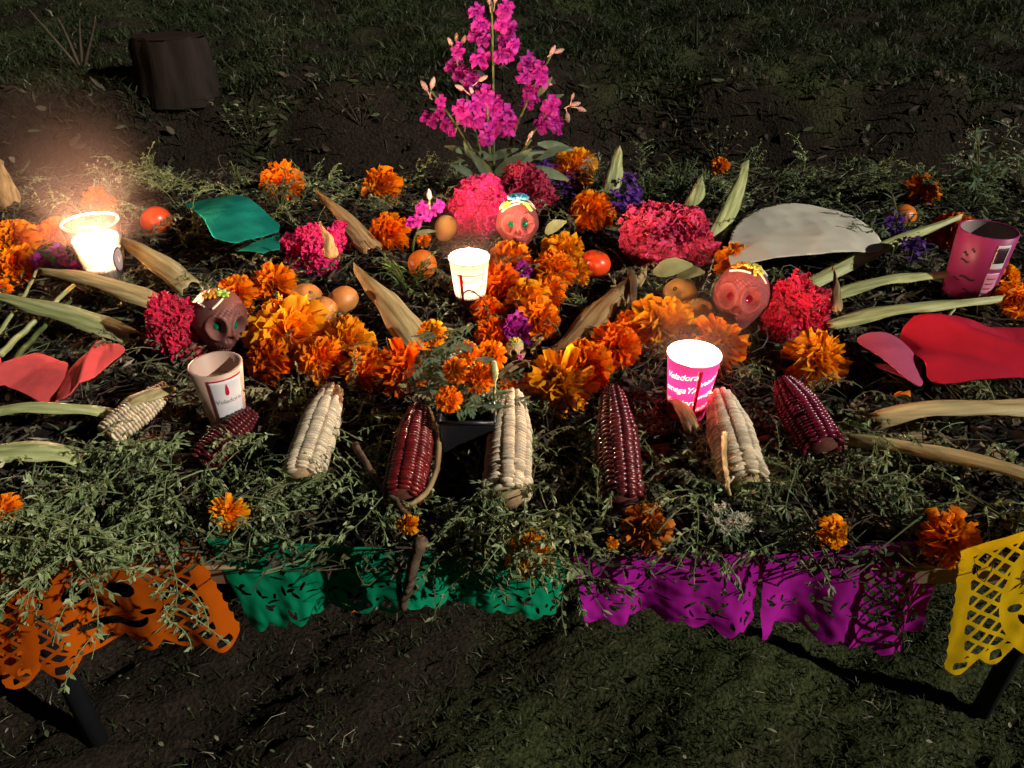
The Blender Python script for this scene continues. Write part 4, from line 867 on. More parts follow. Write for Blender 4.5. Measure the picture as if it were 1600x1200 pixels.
def printed_wall(o, texts, prof, z0, z1, m_, mtext, na=560, nz=190):
    # thin paper wall whose letters are paper left without ink: the sheet is cut where the letters are and letters fill the cuts
    T = []
    for txt, sz, zc, ang, slant in texts:
        for t in text_tris(txt, sz): T.append([(ang+x/prof(zc), zc+y+x*slant) for x, y in t])
    def f(U, W):
        da, dz = U[1, 0]-U[0, 0], W[0, 1]-W[0, 0]; acc = np.zeros(U.shape)
        for k in range(9):
            u = U+da*(k % 3-1)/3; w_ = W+dz*(k//3-1)/3; m_k = np.zeros(U.shape, bool)
            for t in T:
                (ax, ay), (bx, by), (cx, cy_) = t; i0 = max(0, int((min(ax, bx, cx)+PI)/da)-2); i1 = int((max(ax, bx, cx)+PI)/da)+3; j0 = max(0, int((min(ay, by, cy_)-z0)/dz)-2); j1 = max(0, int((max(ay, by, cy_)-z0)/dz)+3)
                uu, ww = u[i0:i1, j0:j1], w_[i0:i1, j0:j1]
                d1 = (bx-ax)*(ww-ay)-(by-ay)*(uu-ax); d2 = (cx-bx)*(ww-by)-(cy_-by)*(uu-bx); d3 = (ax-cx)*(ww-cy_)-(ay-cy_)*(uu-cx)
                m_k[i0:i1, j0:j1] |= ((d1 >= 0) & (d2 >= 0) & (d3 >= 0)) | ((d1 <= 0) & (d2 <= 0) & (d3 <= 0))
            acc += m_k
        return .5-acc/9
    def fn(a, z): r = prof(z); return (r*math.sin(a), -r*math.cos(a), z)
    w1 = cut_sheet('printed_paper', f, -PI, PI, na, z0, z1, nz, fn, m_, o); w1.modifiers.clear()
    w2 = cut_sheet('lettering', lambda U, W: -f(U, W), -PI, PI, na, z0, z1, nz, fn, mtext, o); w2.modifiers.clear()
def patch(name, m_, parent, prof, z0, z1, a0, a1, off=.0004, shape=None, n=14):
    def f(U, W): return shape(U, W) if shape else np.minimum(np.minimum(U, 1-U), np.minimum(W, 1-W))+.001
    def fn(u, v): z = z0+(z1-z0)*v; r = prof(z)+off; a = a0+(a1-a0)*u; return (r*math.sin(a), -r*math.cos(a), z)
    return cut_sheet(name, f, 0, 1, n, 0, 1, n, fn, m_, parent, .0002)
def flame_part(o, z, r=.0042, h=.022):
    mb = MB(); mb.lathe([(r*.05, 0), (r*.7, h*.12), (r, h*.3), (r*.8, h*.52), (r*.42, h*.78), (r*.04, h)], 12); mb.build('flame', 'flame', o, loc=(0, 0, z))
SMOKE = []
def cup(px, py, ybase, wrim, m_, label, H=.08, taper=.72, wall=.0016, inside=None, wax=None, waxm='wax', lit=False, name='candle_cup', lean=(0, 0), thin=False, fill=None, fh=.024, smk=None, fz=.05):
    b = at(px, ybase, BED-.004); b.x = atY(px, py, b.y).x; rt = size(wrim, atY(px, py, b.y))*.5; rb = rt*taper
    o = thing(name, label, 'candle', b); o.rotation_euler = (lean[0], lean[1], 0)
    prof = lambda z: rb+(rt-rb)*min(1, max(0, z/H))
    pr_ = [(.0005, 0), (rb*.9, 0), (rb, .002), (rt, H-.001), (rt-wall*.5, H), (rt-wall, H-.001), (rb-wall, .006), (.0005, .006)]
    if thin == 2: pr_ = [(.0005, .003), (rb*.97, .003), (rb, .001)]
    elif thin: pr_ = [(.0005, .003), (rb*.97, .003), (rb, .001), (rt, H-.001), (rt+.0007, H-.0012), (rt+.0008, H), (rt, H+.0004)]
    mb = MB(); mb.lathe(pr_, 48); mb.build('cup', m_, o)
    if inside:
        mb = MB(); mb.lathe([(rt-wall-.0004, H-.0015), (rb-wall-.0003, .0075), (.0005, .0075)], 40); mb.build('lining', inside, o)
    if wax:
        rw = prof(wax)-wall-.0008; mb = MB(); mb.lathe([(.0005, .008), (prof(.008)-wall-.0008, .008), (rw, wax), (rw*.8, wax-.001), (rw*.3, wax-.002), (.0005, wax-.002)], 40)
        if fill: mb.lathe([(rw, wax+.0002), (prof(fill)-wall-.0008, fill), (prof(fill)-wall-.0025, fill+.0005)], 40)   # soft wall of wax left standing round the melted pool
        mb.build('wax', waxm, o)
        mb = MB(); mb.tube([(0, 0, wax-.003), (.001, 0, wax+.006), ((.0, 0, fz+.003) if lit else (.003, .001, wax+.009))], .0012, 6); mb.build('wick', 'wick', o)
        if lit: flame_part(o, fz, h=fh, r=.0042 if thin else .0058); SMOKE.append((b+Vector((0, 0, H)), *(smk or (.085, .12, .022, .03))))
    return o, prof
# glass tumbler
o, pf = cup(140, 345, 448, 86, 'glass', 'lit candle in a clear tapered glass tumbler beside two orange marigolds', H=.106, taper=.62, wall=.003, wax=.040, fill=.080, fh=.040, fz=.054, smk=(.13, .20, .20, .05), lit=True, name='glass_candle')
rt_ = pf(.106); mb = MB(); mb.tube([((rt_-.0015)*math.cos(k*PI/24), (rt_-.0015)*math.sin(k*PI/24), .1063) for k in range(49)], .0016, 6); mb.build('rim', 'rimglint', o)
patch('label', 'printgrey', o, pf, .032, .068, 1.02, 1.5, .0008, lambda U, W: 1-np.hypot((U-.5)*2, (W-.5)*2)); patch('label_border', 'printdark', o, pf, .029, .071, .97, 1.55, .0005, lambda U, W: 1-np.hypot((U-.5)*2, (W-.5)*2))
bend_text('V', .014, 'label', o, pf, .046, 1.24, 0, off=.0014)
# white cup
o, pf = cup(733, 405, 474, 63, 'cupwhite', 'lit candle in a white paper cup with red lettering below the hot pink cockscomb', H=.075, wax=.020, lit=True, thin=True, fh=.064, fz=.025)
patch('stripe', 'printred', o, pf, .004, .058, -.52, -.34); patch('thin_stripe', 'printred', o, pf, .004, .058, -.60, -.56); patch('seam', 'printdark', o, pf, .056, .057, -1.0, 1.1); patch('side_line', 'printdark', o, pf, .01, .056, .82, .84)
bend_text('Veladora', .010, 'printred', o, pf, .046, .22, .2); bend_text('omegaYA', .010, 'printred', o, pf, .030, .3, .2); bend_text('Veladora', .010, 'printred', o, pf, .014, .25, .2)
# pink cup
o, pf = cup(1085, 553, 645, 83, 'cuppink', 'lit candle in a hot pink paper cup with white lettering above the white cob', H=.082, wax=.020, lit=True, thin=2, fh=.070, fz=.026)
TX = []
for z, t_ in ((.060, 'Veladora'), (.042, 'omegaYA'), (.024, 'Veladora')): TX += [(t_, .0118, z, -.70, .2), (t_, .0085, z-.003, .66, .28), (t_, .012, z, 2.2, .2)]
printed_wall(o, TX, pf, .001, .081, 'cuppink', 'paperink')
mb = MB(); rr_ = pf(.081); mb.tube([((rr_+.0004)*math.cos(k*PI/24), (rr_+.0004)*math.sin(k*PI/24), .0815) for k in range(49)], .0009, 6); mb.build('rim', 'cupwhite', o)
patch('stripe', 'printred', o, pf, .004, .076, .02, .17); patch('seam', 'printwhite', o, pf, .003, .0762, -.025, -.01)
# unlit pinkish cup with a white label
o, pf = cup(338, 577, 662, 82, 'waxpink', 'unlit pinkish candle cup with a white label and burnt wick', H=.082, taper=.66, wall=.004, wax=.058, waxm='waxpink')
patch('label', 'label', o, pf, .022, .074, -.02, 1.32, .0006); patch('label_line', 'printred', o, pf, .0745, .0762, -.05, 1.35, .0006); patch('label_edge', 'printred', o, pf, .022, .074, -.05, -.025, .0006)
def flame_shape(U, W): x = (U-.5)*2; y = W*2-1; return .75*np.sqrt(np.clip(1-y*y, 0, 1))*(1-.55*y)*.7-np.abs(x)-.12*np.clip(np.abs(x)<.15, 0, 1)*(y<-.2)
patch('flame_symbol', 'printred', o, pf, .054, .070, .50, .76, .001, flame_shape, 22); bend_text('Veladora', .0085, 'printgrey', o, pf, .044, .64, 0, off=.001, shear=0)
# unlit magenta cup with barcode
o, pf = cup(1542, 368, 458, 86, 'cuppurple', 'empty unlit magenta candle glass with a barcode sticker', H=.104, taper=.86, wall=.003, inside='cupinside')
patch('barcode_label', 'label', o, pf, .056, .094, -.10, .42, .0005); bars = [(0, 2), (3, 1), (5, 3), (9, 1), (11, 2), (14, 1), (16, 3), (20, 2), (23, 1), (25, 1), (27, 3)]
for s_, w_ in bars: patch('barcode_bar', 'printdark', o, pf, .066, .090, -.06+.0145*s_, -.06+.0145*(s_+w_), .0009, None, 3)
patch('text_label', 'labelpink', o, pf, .004, .050, -.12, .42, .0005)
for k in range(5): patch('text_line', 'printred', o, pf, .040-.008*k, .042-.008*k, -.05, .34-.05*(k % 3), .0009, None, 4)
for z0, z1, a0, a1 in ((.070, .078, -1.15, -.95), (.060, .066, -1.2, -.85), (.034, .042, -1.05, -.45), (.03, .035, -1.3, -1.0), (.078, .086, -.9, -.75), (.016, .022, -.8, -.5)):
    patch('worn_print', 'printdark', o, pf, z0, z1, a0, a1, .0006, lambda U, W: .3-np.abs(W-.5-.22*np.sin(U*6))-.2*np.abs(U-.5))
# wire loop by the white cup
strand([(722, 462), (735, 440), (752, 470), (765, 478)], .0012, 'printdark', 'dark red wire loop at the foot of the white cup', 'wire_loop', 'wire', .03)

# ================================================================== PAPER PETALS
def sheet(out, m_, bulge, base=.012, tilt=(0, 0), crease=None, parent=None, name='paper', zextra=None):
    P = [at(x, y, BED+base) for x, y in out]; xs_ = [p.x for p in P]; ys_ = [p.y for p in P]; cx, cy_ = sum(xs_)/len(P), sum(ys_)/len(P); f = poly_sdf([(p.x, p.y) for p in P]); rx = max(xs_)-min(xs_); ry = max(ys_)-min(ys_)
    mg = .01; sm = max(rx, ry)
    def fn(u, v):
        a, b = (u-cx)/rx*2, (v-cy_)/ry*2; z = BED+base+.0010*(1-abs(noiz(u+v*.3, v-u*.2, bulge*70, 22))*3)+.0004*noiz(u, v, 9, 60)+bulge*(1-min(1.4, a*a*.6+b*b*.5))+tilt[0]*(u-cx)+tilt[1]*(v-cy_)+.004*noiz(u, v, bulge*30, 14)
        if crease: z += crease(a, b)
        return (u, v, z)
    return cut_sheet(name, f, min(xs_)-mg, max(xs_)+mg, 60, min(ys_)-mg, max(ys_)+mg, 44, fn, m_, parent, .0013)
def smooth_poly(P, k=3):
    for _ in range(k):
        Q = []
        for a, b in zip(P, P[1:]+P[:1]): Q += [(a[0]*.75+b[0]*.25, a[1]*.75+b[1]*.25), (a[0]*.25+b[0]*.75, a[1]*.25+b[1]*.75)]
        P = Q
    return P
o = sheet(smooth_poly([(1140, 414), (1136, 380), (1156, 346), (1205, 324), (1262, 318), (1318, 334), (1360, 364), (1380, 394), (1372, 402), (1330, 404), (1270, 408), (1200, 412), (1150, 416)]), 'white', .014, .030, (0.02, .0)); o.name = 'paper_petal'; tag(o, 'large white rounded paper petal lying behind the red eyed clay skull', 'paper petal')
t = thing('paper_leaf', 'folded teal paper leaf at the back between tangerine and orange marigold', 'paper leaf')
sheet([(282, 298), (316, 297), (380, 322), (438, 352), (436, 362), (400, 380), (372, 396), (338, 394), (322, 362), (302, 330)], 'teal', .012, .036, (0, -.06), lambda a, b: .012*math.cos(a*3), t, 'upper_fold')
sheet([(436, 362), (438, 392), (412, 404), (372, 397), (395, 380)], 'teal', .004, .026, (.05, -.1), None, t, 'lower_fold')
t = thing('paper_flower', 'coral red paper flower with one folded petal, cut by the frame', 'paper flower')
sheet(smooth_poly([(-70, 575), (5, 568), (60, 566), (112, 570), (108, 596), (84, 631), (20, 610), (-40, 600)], 2), 'coral', .012, .022, (.02, 0), lambda a, b: .010*max(0, 1-abs(a-.3*b+.2)*2.2)-.006*abs(b), t, 'petal')
sheet(smooth_poly([(84, 631), (100, 595), (118, 570), (160, 553), (196, 550), (200, 562), (168, 590), (130, 618)], 2), 'coral', .018, .026, (.12, .05), lambda a, b: .008*max(0, 1-abs(a+b*.4)*2.5), t, 'folded_petal')
sheet(smooth_poly([(-60, 570), (-20, 560), (4, 564), (6, 576), (-30, 590)], 2), 'coral', .01, .03, (0, 0), None, t, 'petal')
sheet(smooth_poly([(-60, 600), (0, 590), (24, 598), (16, 606), (-20, 612)], 2), 'coral', .008, .024, (0, 0), None, t, 'petal')
t = thing('paper_flower', 'big crimson paper flower with a dusky pink petal in front of the magenta cup', 'paper flower')
sheet(smooth_poly([(1388, 545), (1430, 524), (1500, 518), (1560, 520), (1640, 530), (1700, 560), (1690, 606), (1560, 606), (1450, 604), (1440, 575)], 2), 'redf', .022, .022, (.03, -.03), lambda a, b: .022*max(0, 1-abs(a*.7+b*.5+.15)*3)+.010*max(0, 1-abs(b-.3+a*.2)*4)+.004*math.sin(b*5+a*3), t, 'petal')
q = sheet(smooth_poly([(1326, 536), (1370, 536), (1405, 545), (1436, 570), (1448, 600), (1415, 592), (1370, 565)], 2), 'pinkf', .012, .026, (.0, -.06), lambda a, b: .012*(b), t, 'folded_petal'); q['label'] = 'dusky pink folded petal'
sheet(smooth_poly([(1355, 562), (1400, 575), (1447, 600), (1440, 602), (1400, 590)], 2), 'pinkf', .004, .006, (0, 0), None, t, 'folded_petal')

# ================================================================== CUT PAPER BANNERS
def ell(U, W, cx, cy_, rx, ry): return 1-np.hypot((U-cx)/rx, (W-cy_)/ry)
def pat_face(U, W):
    """U 0..1.45 across, W 0..1 down: lattice corners, smiling face in the middle, scalloped border"""
    A = 1.45; outer = np.minimum(np.minimum(U-.02-.012*np.abs(np.sin(W*PI*9)), A-.02-.012*np.abs(np.sin(W*PI*9))-U), 1-.10*(1-np.abs(np.sin(U*PI/A*6)))-W)
    k = 8.5; a = (U*.8+W)*k; b = (U*.8-W)*k; fa = np.abs(a-np.floor(a)-.5); fb = np.abs(b-np.floor(b)-.5); lat = .36-np.maximum(fa, fb)
    zone = np.minimum(np.minimum(U-.13, A-.13-U), np.minimum(W-.08, .86-W)); head = ell(U, W, A/2, .52, .36, .46)*.35
    holes = np.minimum(lat*.12, np.minimum(zone, -head))
    for s in (-1, 1):
        holes = np.maximum(holes, ell(U, W, A/2+s*.14, .36, .085, .085)*.08); holes = np.maximum(holes, ell(U, W, A/2+s*.24, .60, .05, .03)*.03)
        holes = np.maximum(holes, ell(U, W, A/2+s*.05, .53, .022, .06)*.02)
    sm = np.minimum(ell(U, W, A/2, .66, .22, .14), -ell(U, W, A/2, .58, .26, .13))*.1; holes = np.maximum(holes, sm)
    for i in range(6):
        c = A*(i+.5)/6; holes = np.maximum(holes, np.minimum(.045-np.abs(U-c)-.6*np.clip(W-.93, -1, 0)*-.4, .03-np.abs(W-.925)))
    return np.minimum(outer, -holes)
def pat_swirl(U, W):
    A = 1.6; outer = np.minimum(np.minimum(U-.02, A-.02-U), 1-.09*(1-np.abs(np.sin(U*PI/A*7)))-W); h = np.full(U.shape, -1.0)
    rr = random.Random(5)
    for i in range(64):
        cx, cy_ = rr.uniform(.08, A-.08), rr.uniform(.12, .88); an = rr.uniform(0, 3.2); c, s = math.cos(an), math.sin(an); rx, ry = rr.uniform(.03, .075), rr.uniform(.010, .022)
        du, dw = (U-cx), (W-cy_); h = np.maximum(h, (1-np.hypot((du*c+dw*s)/rx, (dw*c-du*s+1.5*(du*c+dw*s)**2)/ry))*.03)
    return np.minimum(outer, -h)
def pat_lattice(U, W):
    A = 1.6; sw = pat_swirl(U, W); k = 9; a = (U+W)*k; b = (U-W)*k; fa = np.abs(a-np.floor(a)-.5); fb = np.abs(b-np.floor(b)-.5)
    h = np.minimum((.33-np.maximum(fa, fb))*.1, np.minimum(np.minimum(U-.85, 1.36-U), np.minimum(W-.12, .72-W))); return np.minimum(sw, -h)
def banner(m_, C, pat, A, label, nu, nv, Yt, Yb, wav=.012, k=7, ph=0, uc=1.0):
    TL, TR = atY(*C[0], Yt[0]), atY(*C[1], Yt[1]); BR, BL = atY(*C[2], Yb[1]), atY(*C[3], Yb[0])
    def fn(u, v):
        q = u/A; p = TL.lerp(TR, q).lerp(BL.lerp(BR, q), v); w_ = wav*v*(math.sin(q*k+ph)+.5*math.sin(q*k*2.3+ph*2+v))
        w_ += .0022*noiz(u*6, v*5, ph, 1.6)*(.3+v)+.0022*(abs((q*4) % 1-.5)-.25)+.0022*(abs((v*2+.3) % 1-.5)-.25); return (p.x+.3*w_, p.y-w_, p.z)
    o = cut_sheet('paper_banner', pat, 0, A*uc, nu, 0, 1, nv, fn, m_, None, .0004); tag(o, label, 'paper banner', 'cut tissue paper banners hung along the table edge')
    o.modifiers.remove(o.modifiers[0]); return o
banner('porange', [(-50, 905), (306, 840), (388, 984), (10, 1064)], pat_face, 1.45, 'orange cut paper banner with lattice and smiling face', 190, 120, (.53, .535), (.475, .51), .016, 9, .4)
banner('porange', [(-330, 930), (60, 890), (75, 1040), (-290, 1120)], pat_face, 1.45, 'second orange cut paper banner, mostly outside the frame', 150, 100, (.515, .52), (.455, .465), .01, 7, 2)
banner('pgreen', [(318, 840), (620, 858), (622, 952), (395, 980)], pat_swirl, 1.6, 'green cut paper banner beside the orange one', 150, 80, (.54, .53), (.53, .505), .008, 8, 0)
banner('pgreen', [(618, 860), (888, 868), (882, 962), (628, 948)], pat_swirl, 1.6, 'green cut paper banner with the broken stick in front', 150, 80, (.53, .53), (.505, .515), .006, 8, 2)
banner('pmagenta', [(892, 868), (1192, 866), (1186, 985), (905, 965)], pat_swirl, 1.6, 'magenta cut paper banner next to the green ones', 150, 80, (.53, .53), (.51, .50), .010, 9, 1)
banner('pmagenta', [(1188, 870), (1496, 838), (1456, 1010), (1180, 998)], pat_lattice, 1.6, 'magenta cut paper banner with lattice next to the yellow one', 170, 90, (.53, .54), (.50, .54), .016, 8, 3)
banner('pyellow', [(1496, 862), (1800, 770), (1800, 960), (1462, 1052)], pat_face, 1.45, 'bright yellow cut paper banner with lattice and smiling face', 190, 120, (.50, .53), (.47, .50), .008, 6, 0)

# ================================================================== HERB SPRIGS
def sprig_meshes(seed, L=.15, n=7, ll=.0105, lw=.0044):
    rr = random.Random(seed); st_, lf = MB(), MB(); main = bez([(0, 0, 0), (rr.gauss(0, .02), L*.4, .02+rr.uniform(0, .02)), (rr.gauss(0, .03), L*.8, .008), (rr.gauss(0, .04), L, -.03)], 8)
    st_.tube(main, [.0013*(1-.08*i) for i in range(9)], 4, .5, False)
    def leaves(P, dens):
        for i in range(len(P)-1):
            for q in range(dens):
                c = P[i].lerp(P[i+1], rr.random()); d = (P[i+1]-P[i]).normalized(); a = rr.uniform(0, 6.28); s_ = Vector((math.cos(a), 0, math.sin(a)))
                lf.leaf(c, d*.6+s_*.8+Vector((0, 0, -.35)), ll*rr.uniform(.5, 1.3), lw*rr.uniform(.6, 1.3), Vector((rr.gauss(0, .6), rr.gauss(0, .6), 1)), .4, rr.uniform(-.1, .5), min(1, max(0, rr.gauss(.55, .25))), 2)
    leaves(main[4:], 3)
    for k in range(n):
        i = rr.randint(1, 7); p = main[i]; sg = rr.choice((-1, 1)); B = L*rr.uniform(.22, .5); br = bez([p, p+Vector((sg*B*.5, B*.4, .012)), p+Vector((sg*B*.8+rr.gauss(0, .01), B*.75, rr.uniform(-.035, .008)))], 5)
        st_.tube(br, [.0008]*6, 3, .55, False); leaves(br, 3)
    return st_, lf
SPR = {}
for m_ in ('sprig', 'sprigdry'):
    SPR[m_] = []
    for s_ in range(9):
        a, b = sprig_meshes(s_+(30 if m_ == 'sprigdry' else 0), n=R.randint(6, 10)); SPR[m_].append((a.mesh('stem', m_, True, 'tint'), b.mesh('leaves', m_, False, 'tint')))
LAND = [(30, 790, 'by the orange marigold over the orange banner'), (120, 800, 'over the orange paper banner'), (250, 800, 'above the corner of the orange banner'), (60, 708, 'by the broad pale green husk'), (210, 640, 'by the small white cob'), (350, 680, 'by the dark wine cob'), (356, 803, 'by the withered golden marigold'), (495, 680, 'by the slim white cob'), (470, 800, 'above the first green banner'), (625, 715, 'by the red cob in its ring'), (640, 830, 'by the broken stick'), (740, 700, 'in front of the black pot'), (795, 720, 'by the fat white cob'), (825, 850, 'by the yellow marigold over the edge'), (965, 700, 'by the longest maroon cob'), (1010, 820, 'by the wilted brown marigold'), (1085, 640, 'by the lit pink cup'), (1145, 690, 'by the white cob below the pink cup'), (1130, 850, 'by the dense pale flower cluster'), (1255, 650, 'by the shiny magenta cob'), (1305, 832, 'by the clump of yellow petals'), (1450, 700, 'by the long narrow dry husk'), (1486, 842, 'by the big marigold beside the yellow banner'), (1580, 760, 'behind the yellow banner'),
        (25, 400, 'by the pair of marigolds at the tumbler'), (140, 400, 'by the lit glass tumbler'), (244, 346, 'by the red tangerine'), (195, 310, 'by the cream flowered herb'), (360, 345, 'by the teal paper leaf'), (440, 290, 'by the marigold with raised petals'), (490, 385, 'by the magenta cockscomb'), (540, 340, 'by the long tan husk'), (595, 292, 'by the marigold over brown sepals'), (680, 330, 'by the small pink stock stem'), (340, 500, 'by the shaded clay skull'), (110, 500, 'by the yellow green husk'), (80, 595, 'by the coral paper flower'), (260, 560, 'by the tall crimson cockscomb'), (335, 610, 'by the unlit pinkish cup'), (450, 520, 'by the largest marigold'), (510, 470, 'by the three brownish tangerines'), (610, 480, 'by the wide tan husk'), (640, 440, 'by the fresh green leafy sprig'), (733, 440, 'by the lit white cup'), (735, 590, 'by the potted marigolds'), (800, 470, 'by the column of marigolds'), (930, 412, 'by the red orange tangerine'), (940, 490, 'by the broad brown husk'), (900, 585, 'by the marigold row above the maroon cob'), (1045, 370, 'by the rose red cockscomb'), (1075, 475, 'by the tan guavas'), (1158, 464, 'by the red eyed clay skull'), (1243, 487, 'by the crimson cockscomb'), (1275, 560, 'by the yellow orange marigold'), (1250, 370, 'by the white paper petal'), (1145, 320, 'by the tall green husk'), (1060, 300, 'by the narrow leaved green tuft'), (1390, 385, 'by the slanting green husk'), (1410, 335, 'by the shaded orange fruit'), (1445, 297, 'by the dim far marigold'), (1518, 300, 'by the tall pale flowered herb'), (1600, 330, 'beyond the magenta cup'), (1535, 405, 'by the magenta cup'), (1420, 490, 'by the long pale husk'), (1385, 560, 'by the dusky pink folded petal'), (1500, 565, 'by the big crimson paper flower'), (1480, 635, 'by the thick straight dry husk'), (1320, 275, 'behind the white paper petal')]
def beside(p):
    r_ = Vector(p)-CAM; z = r_.dot(FW); x = 800+FP*r_.x/z; y = 600-FP*r_.dot(UP)/z; return min(LAND, key=lambda q: (q[0]-x)**2+(q[1]-y)**2)[2]
def sprig(p, ang, pit, sc, m_, label, group, roll=0):
    o = thing('herb_sprig', label+' '+beside(p), 'herb', mtx=Matrix.Translation(p) @ Matrix.Rotation(ang, 4, 'Z') @ Matrix.Rotation(pit, 4, 'X') @ Matrix.Rotation(roll, 4, 'Y') @ Matrix.Scale(sc, 4), group=group)
    a, b = R.choice(SPR[m_]); link('stem', a, o); tag(link('leaves', b, o), kind='stuff')
GF = 'green herb sprigs trailing along the table front'
CLU = [(R.uniform(-60, 320) if k < 9 else R.uniform(330, 1640), R.uniform(690, 760)) for k in range(22)]
for i in range(76):
    u = R.random(); px = R.uniform(-60, 320) if u < .5 else R.uniform(320, 720) if u < .6 else R.uniform(680, 1000) if u < .72 else R.uniform(980, 1300) if u < .9 else R.uniform(1300, 1660)
    py = R.uniform(690, 770) if not (600 < px < 950) else R.uniform(740, 790)
    if px < 280: py = R.uniform(690, 845)
    if i % 4 and px > 330: c_ = CLU[9+i % 13]; px, py = c_[0]+R.gauss(0, 34), (c_[1] if not 600 < c_[0] < 950 else c_[1]+40)-(15 if c_[0] > 320 else 0)+R.gauss(0, 22)+(25 if c_[0] < 250 else 0)
    p = at(px, py, BED+R.uniform(0, .016)); sprig(p, PI+R.gauss(0, .75), R.uniform(-.05, .2), R.uniform(.45, .9), 'sprig', 'green herb sprig trailing', GF, R.gauss(0, .5))
for i in range(48):   # between the cobs
    px, py = R.uniform(380, 1320), R.uniform(640, 780); p = at(px, py, BED-.004); sprig(p, R.uniform(0, 6.28), R.uniform(-.1, .25), R.uniform(.4, .7), R.choice(('sprig', 'sprigdry')), 'wiry herb sprig lying', 'wiry herb sprigs between the cobs', R.gauss(0, .5))
for i in range(96):   # back, standing up
    px, py = (R.uniform(1000, 1640), R.uniform(262, 345)) if i < 50 else (R.uniform(20, 720), R.uniform(285, 350)); p = at(px, py, BED-.01)
    sprig(p, R.uniform(0, 6.28), R.uniform(.1, .9), R.uniform(.35, .7), 'sprig', 'tangled back edge herb sprig', 'tangled herb sprigs at the back of the table', R.gauss(0, .5))
for i in range(95):
    px, py = R.uniform(0, 1600), R.uniform(350, 640); p = at(px, py, BED-.012); sprig(p, R.uniform(0, 6.28), R.uniform(.0, .4), R.uniform(.45, .8), R.choice(('sprigdry', 'sprigdry', 'sprig')), 'dry herb sprig lying', 'dry herb sprigs in the middle of the table', R.gauss(0, .5))
# distinctive green tufts and small white flowers
def tuft(px, py, hpx, n, m_, label, name, fl=None, wide=.5):
    p = at(px, py, BED-.01); h = size(hpx, p); o = thing(name, label, 'plant', p); s_, lf, ff = MB(), MB(), MB()
    for k in range(n):
        a = R.uniform(0, 6.28); e = Vector((math.cos(a)*wide*h, math.sin(a)*wide*h*.6, h*R.uniform(.6, 1.05))); P = bez([(0, 0, 0), (e.x*.3, e.y*.3, e.z*.7), e], 6); s_.tube(P, .0011, 4)
        for i in range(9):
            q = P[R.randint(2, 6)]; b = R.uniform(0, 6.28); lf.leaf(q, (math.cos(b), math.sin(b), R.uniform(-.3, .8)), h*R.uniform(.14, .3), h*R.uniform(.035, .07), t=R.uniform(0, 1))
        if fl:
            for i in range(14):
                c = e+Vector((R.gauss(0, .09), R.gauss(0, .07), R.gauss(0, .07)))*h
                for j in range(4): b = R.uniform(0, 6.28); ff.leaf(c, (math.cos(b), math.sin(b)-.4, .7), .005, .004, seg=1)
    s_.build('stems', 'stem', o); tag(lf.build('leaves', m_, o), kind='stuff')
    if fl: tag(ff.build('florets', fl, o), kind='stuff')
tuft(640, 470, 74, 14, 'leaf', 'fresh green leafy sprig below the orange tangerine', 'leafy_sprig')
tuft(1518, 330, 118, 9, 'greyleaf', 'tall herb with pale flower clusters behind the magenta cup', 'flowering_herb', 'cream', .3)
tuft(195, 330, 66, 8, 'greyleaf', 'cream flowered herb behind the glass tumbler', 'flowering_herb', 'cream', .4)
tuft(1130, 850, 60, 10, 'greyleaf', 'dense pale flower cluster resting above the magenta banner', 'flowering_herb', 'cream', .4)
tuft(932, 295, 46, 7, 'greyleaf', 'little white flowers beside the golden marigold of the bouquet', 'flowering_herb', 'cream', .5)
tuft(1060, 315, 66, 16, 'greyleaf', 'narrow leaved green tuft behind the rose cockscomb', 'leafy_sprig')
tuft(1010, 320, 50, 10, 'leaf', 'dark green leafy tuft beside the violet statice', 'leafy_sprig')
tuft(440, 335, 60, 10, 'greyleaf', 'grey green leafy tuft under the orange marigold with raised petals', 'leafy_sprig')
tuft(1345, 404, 74, 6, 'greyleaf', 'small leafy sprout growing up over the white paper petal', 'leafy_sprig', None, .4)
tuft(1398, 392, 84, 4, 'greyleaf', 'added thin leafy sprout shading the white paper petal', 'leafy_sprig', None, .35)  # sprout added to throw plant shadows onto the petal
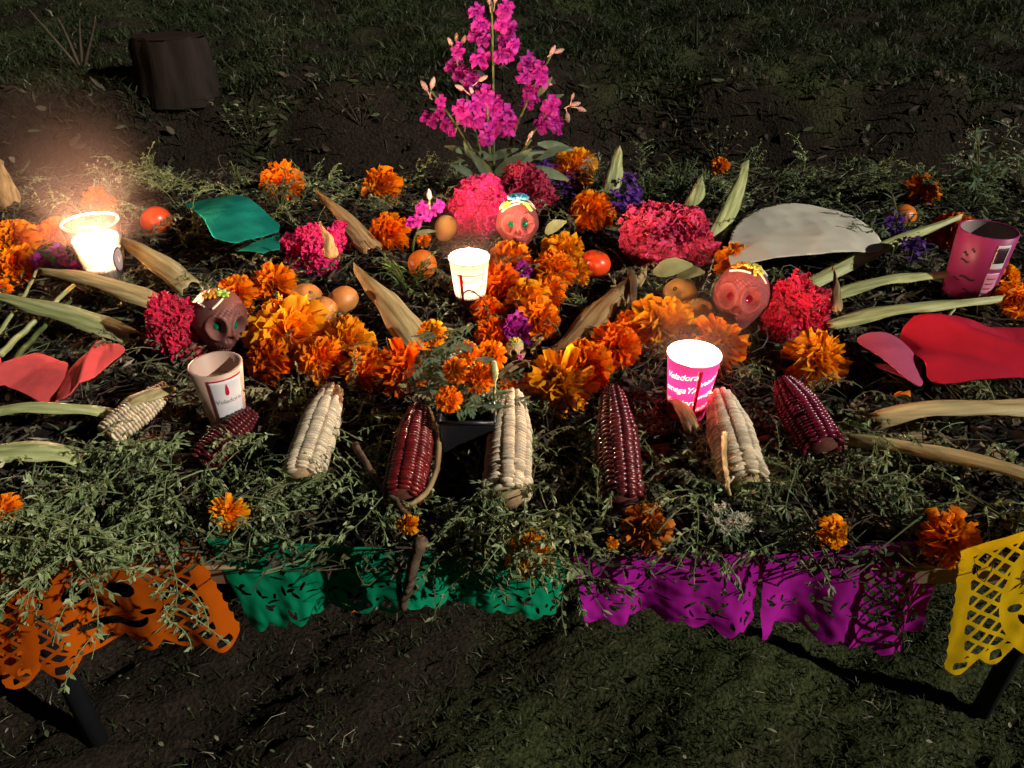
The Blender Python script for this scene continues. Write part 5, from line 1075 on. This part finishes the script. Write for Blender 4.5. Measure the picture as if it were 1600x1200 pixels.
tuft(375, 300, 50, 4, 'greyleaf', 'single thin sprout standing above the teal paper leaf', 'leafy_sprig', None, .25)

# ================================================================== CANDLE SMOKE AND GLOW
def glow_smoke(p, rx, rz, dens, up):  # smoky volume, also added to carry the bloom round the lit flames
    V = [(d.x*rx, d.y*rx, d.z*rz+up) for d in ico(3)[0]]; o = link('candle_glow_smoke', mesh_of('candle_glow_smoke', V, ico(3)[1], None or 'white', True), loc=p); tag(o, kind='stuff')
    m, n, l, b = new_mat('glow_smoke'); n.remove(b); tc = n.new('ShaderNodeTexCoord'); mp = n.new('ShaderNodeMapping'); l.new(tc.outputs['Object'], mp.inputs[0])
    mp.inputs['Location'].default_value = (0, 0, -up/rz); mp.inputs['Scale'].default_value = (1/rx, 1/rx, 1/rz)
    ln = n.new('ShaderNodeVectorMath'); ln.operation = 'LENGTH'; l.new(mp.outputs[0], ln.inputs[0])
    nz = n.new('ShaderNodeTexNoise'); nz.inputs['Scale'].default_value = 9; nz.inputs['Detail'].default_value = 3; l.new(tc.outputs['Object'], nz.inputs['Vector'])
    mr = n.new('ShaderNodeMapRange'); mr.interpolation_type = 'SMOOTHSTEP'; mr.inputs[1].default_value = 1.0; mr.inputs[2].default_value = .0; mr.inputs[3].default_value = 0; mr.inputs[4].default_value = dens; l.new(ln.outputs['Value'], mr.inputs[0])
    mu = n.new('ShaderNodeMath'); mu.operation = 'MULTIPLY'; m2 = n.new('ShaderNodeMapRange'); m2.inputs[1].default_value = .3; m2.inputs[2].default_value = .7; m2.inputs[3].default_value = .5; m2.inputs[4].default_value = 1.3
    l.new(nz.outputs['Fac'], m2.inputs[0]); l.new(mr.outputs[0], mu.inputs[0]); l.new(m2.outputs[0], mu.inputs[1])
    pv = n.new('ShaderNodeVolumePrincipled'); pv.inputs['Color'].default_value = (.88, .68, .64, 1); l.new(mu.outputs[0], pv.inputs['Density']); l.new(pv.outputs[0], n['Material Output'].inputs['Volume'])
    o.data.materials.clear(); o.data.materials.append(m)
for q, rx, rz, dn, up in SMOKE: glow_smoke(q, rx, rz, dn, up)
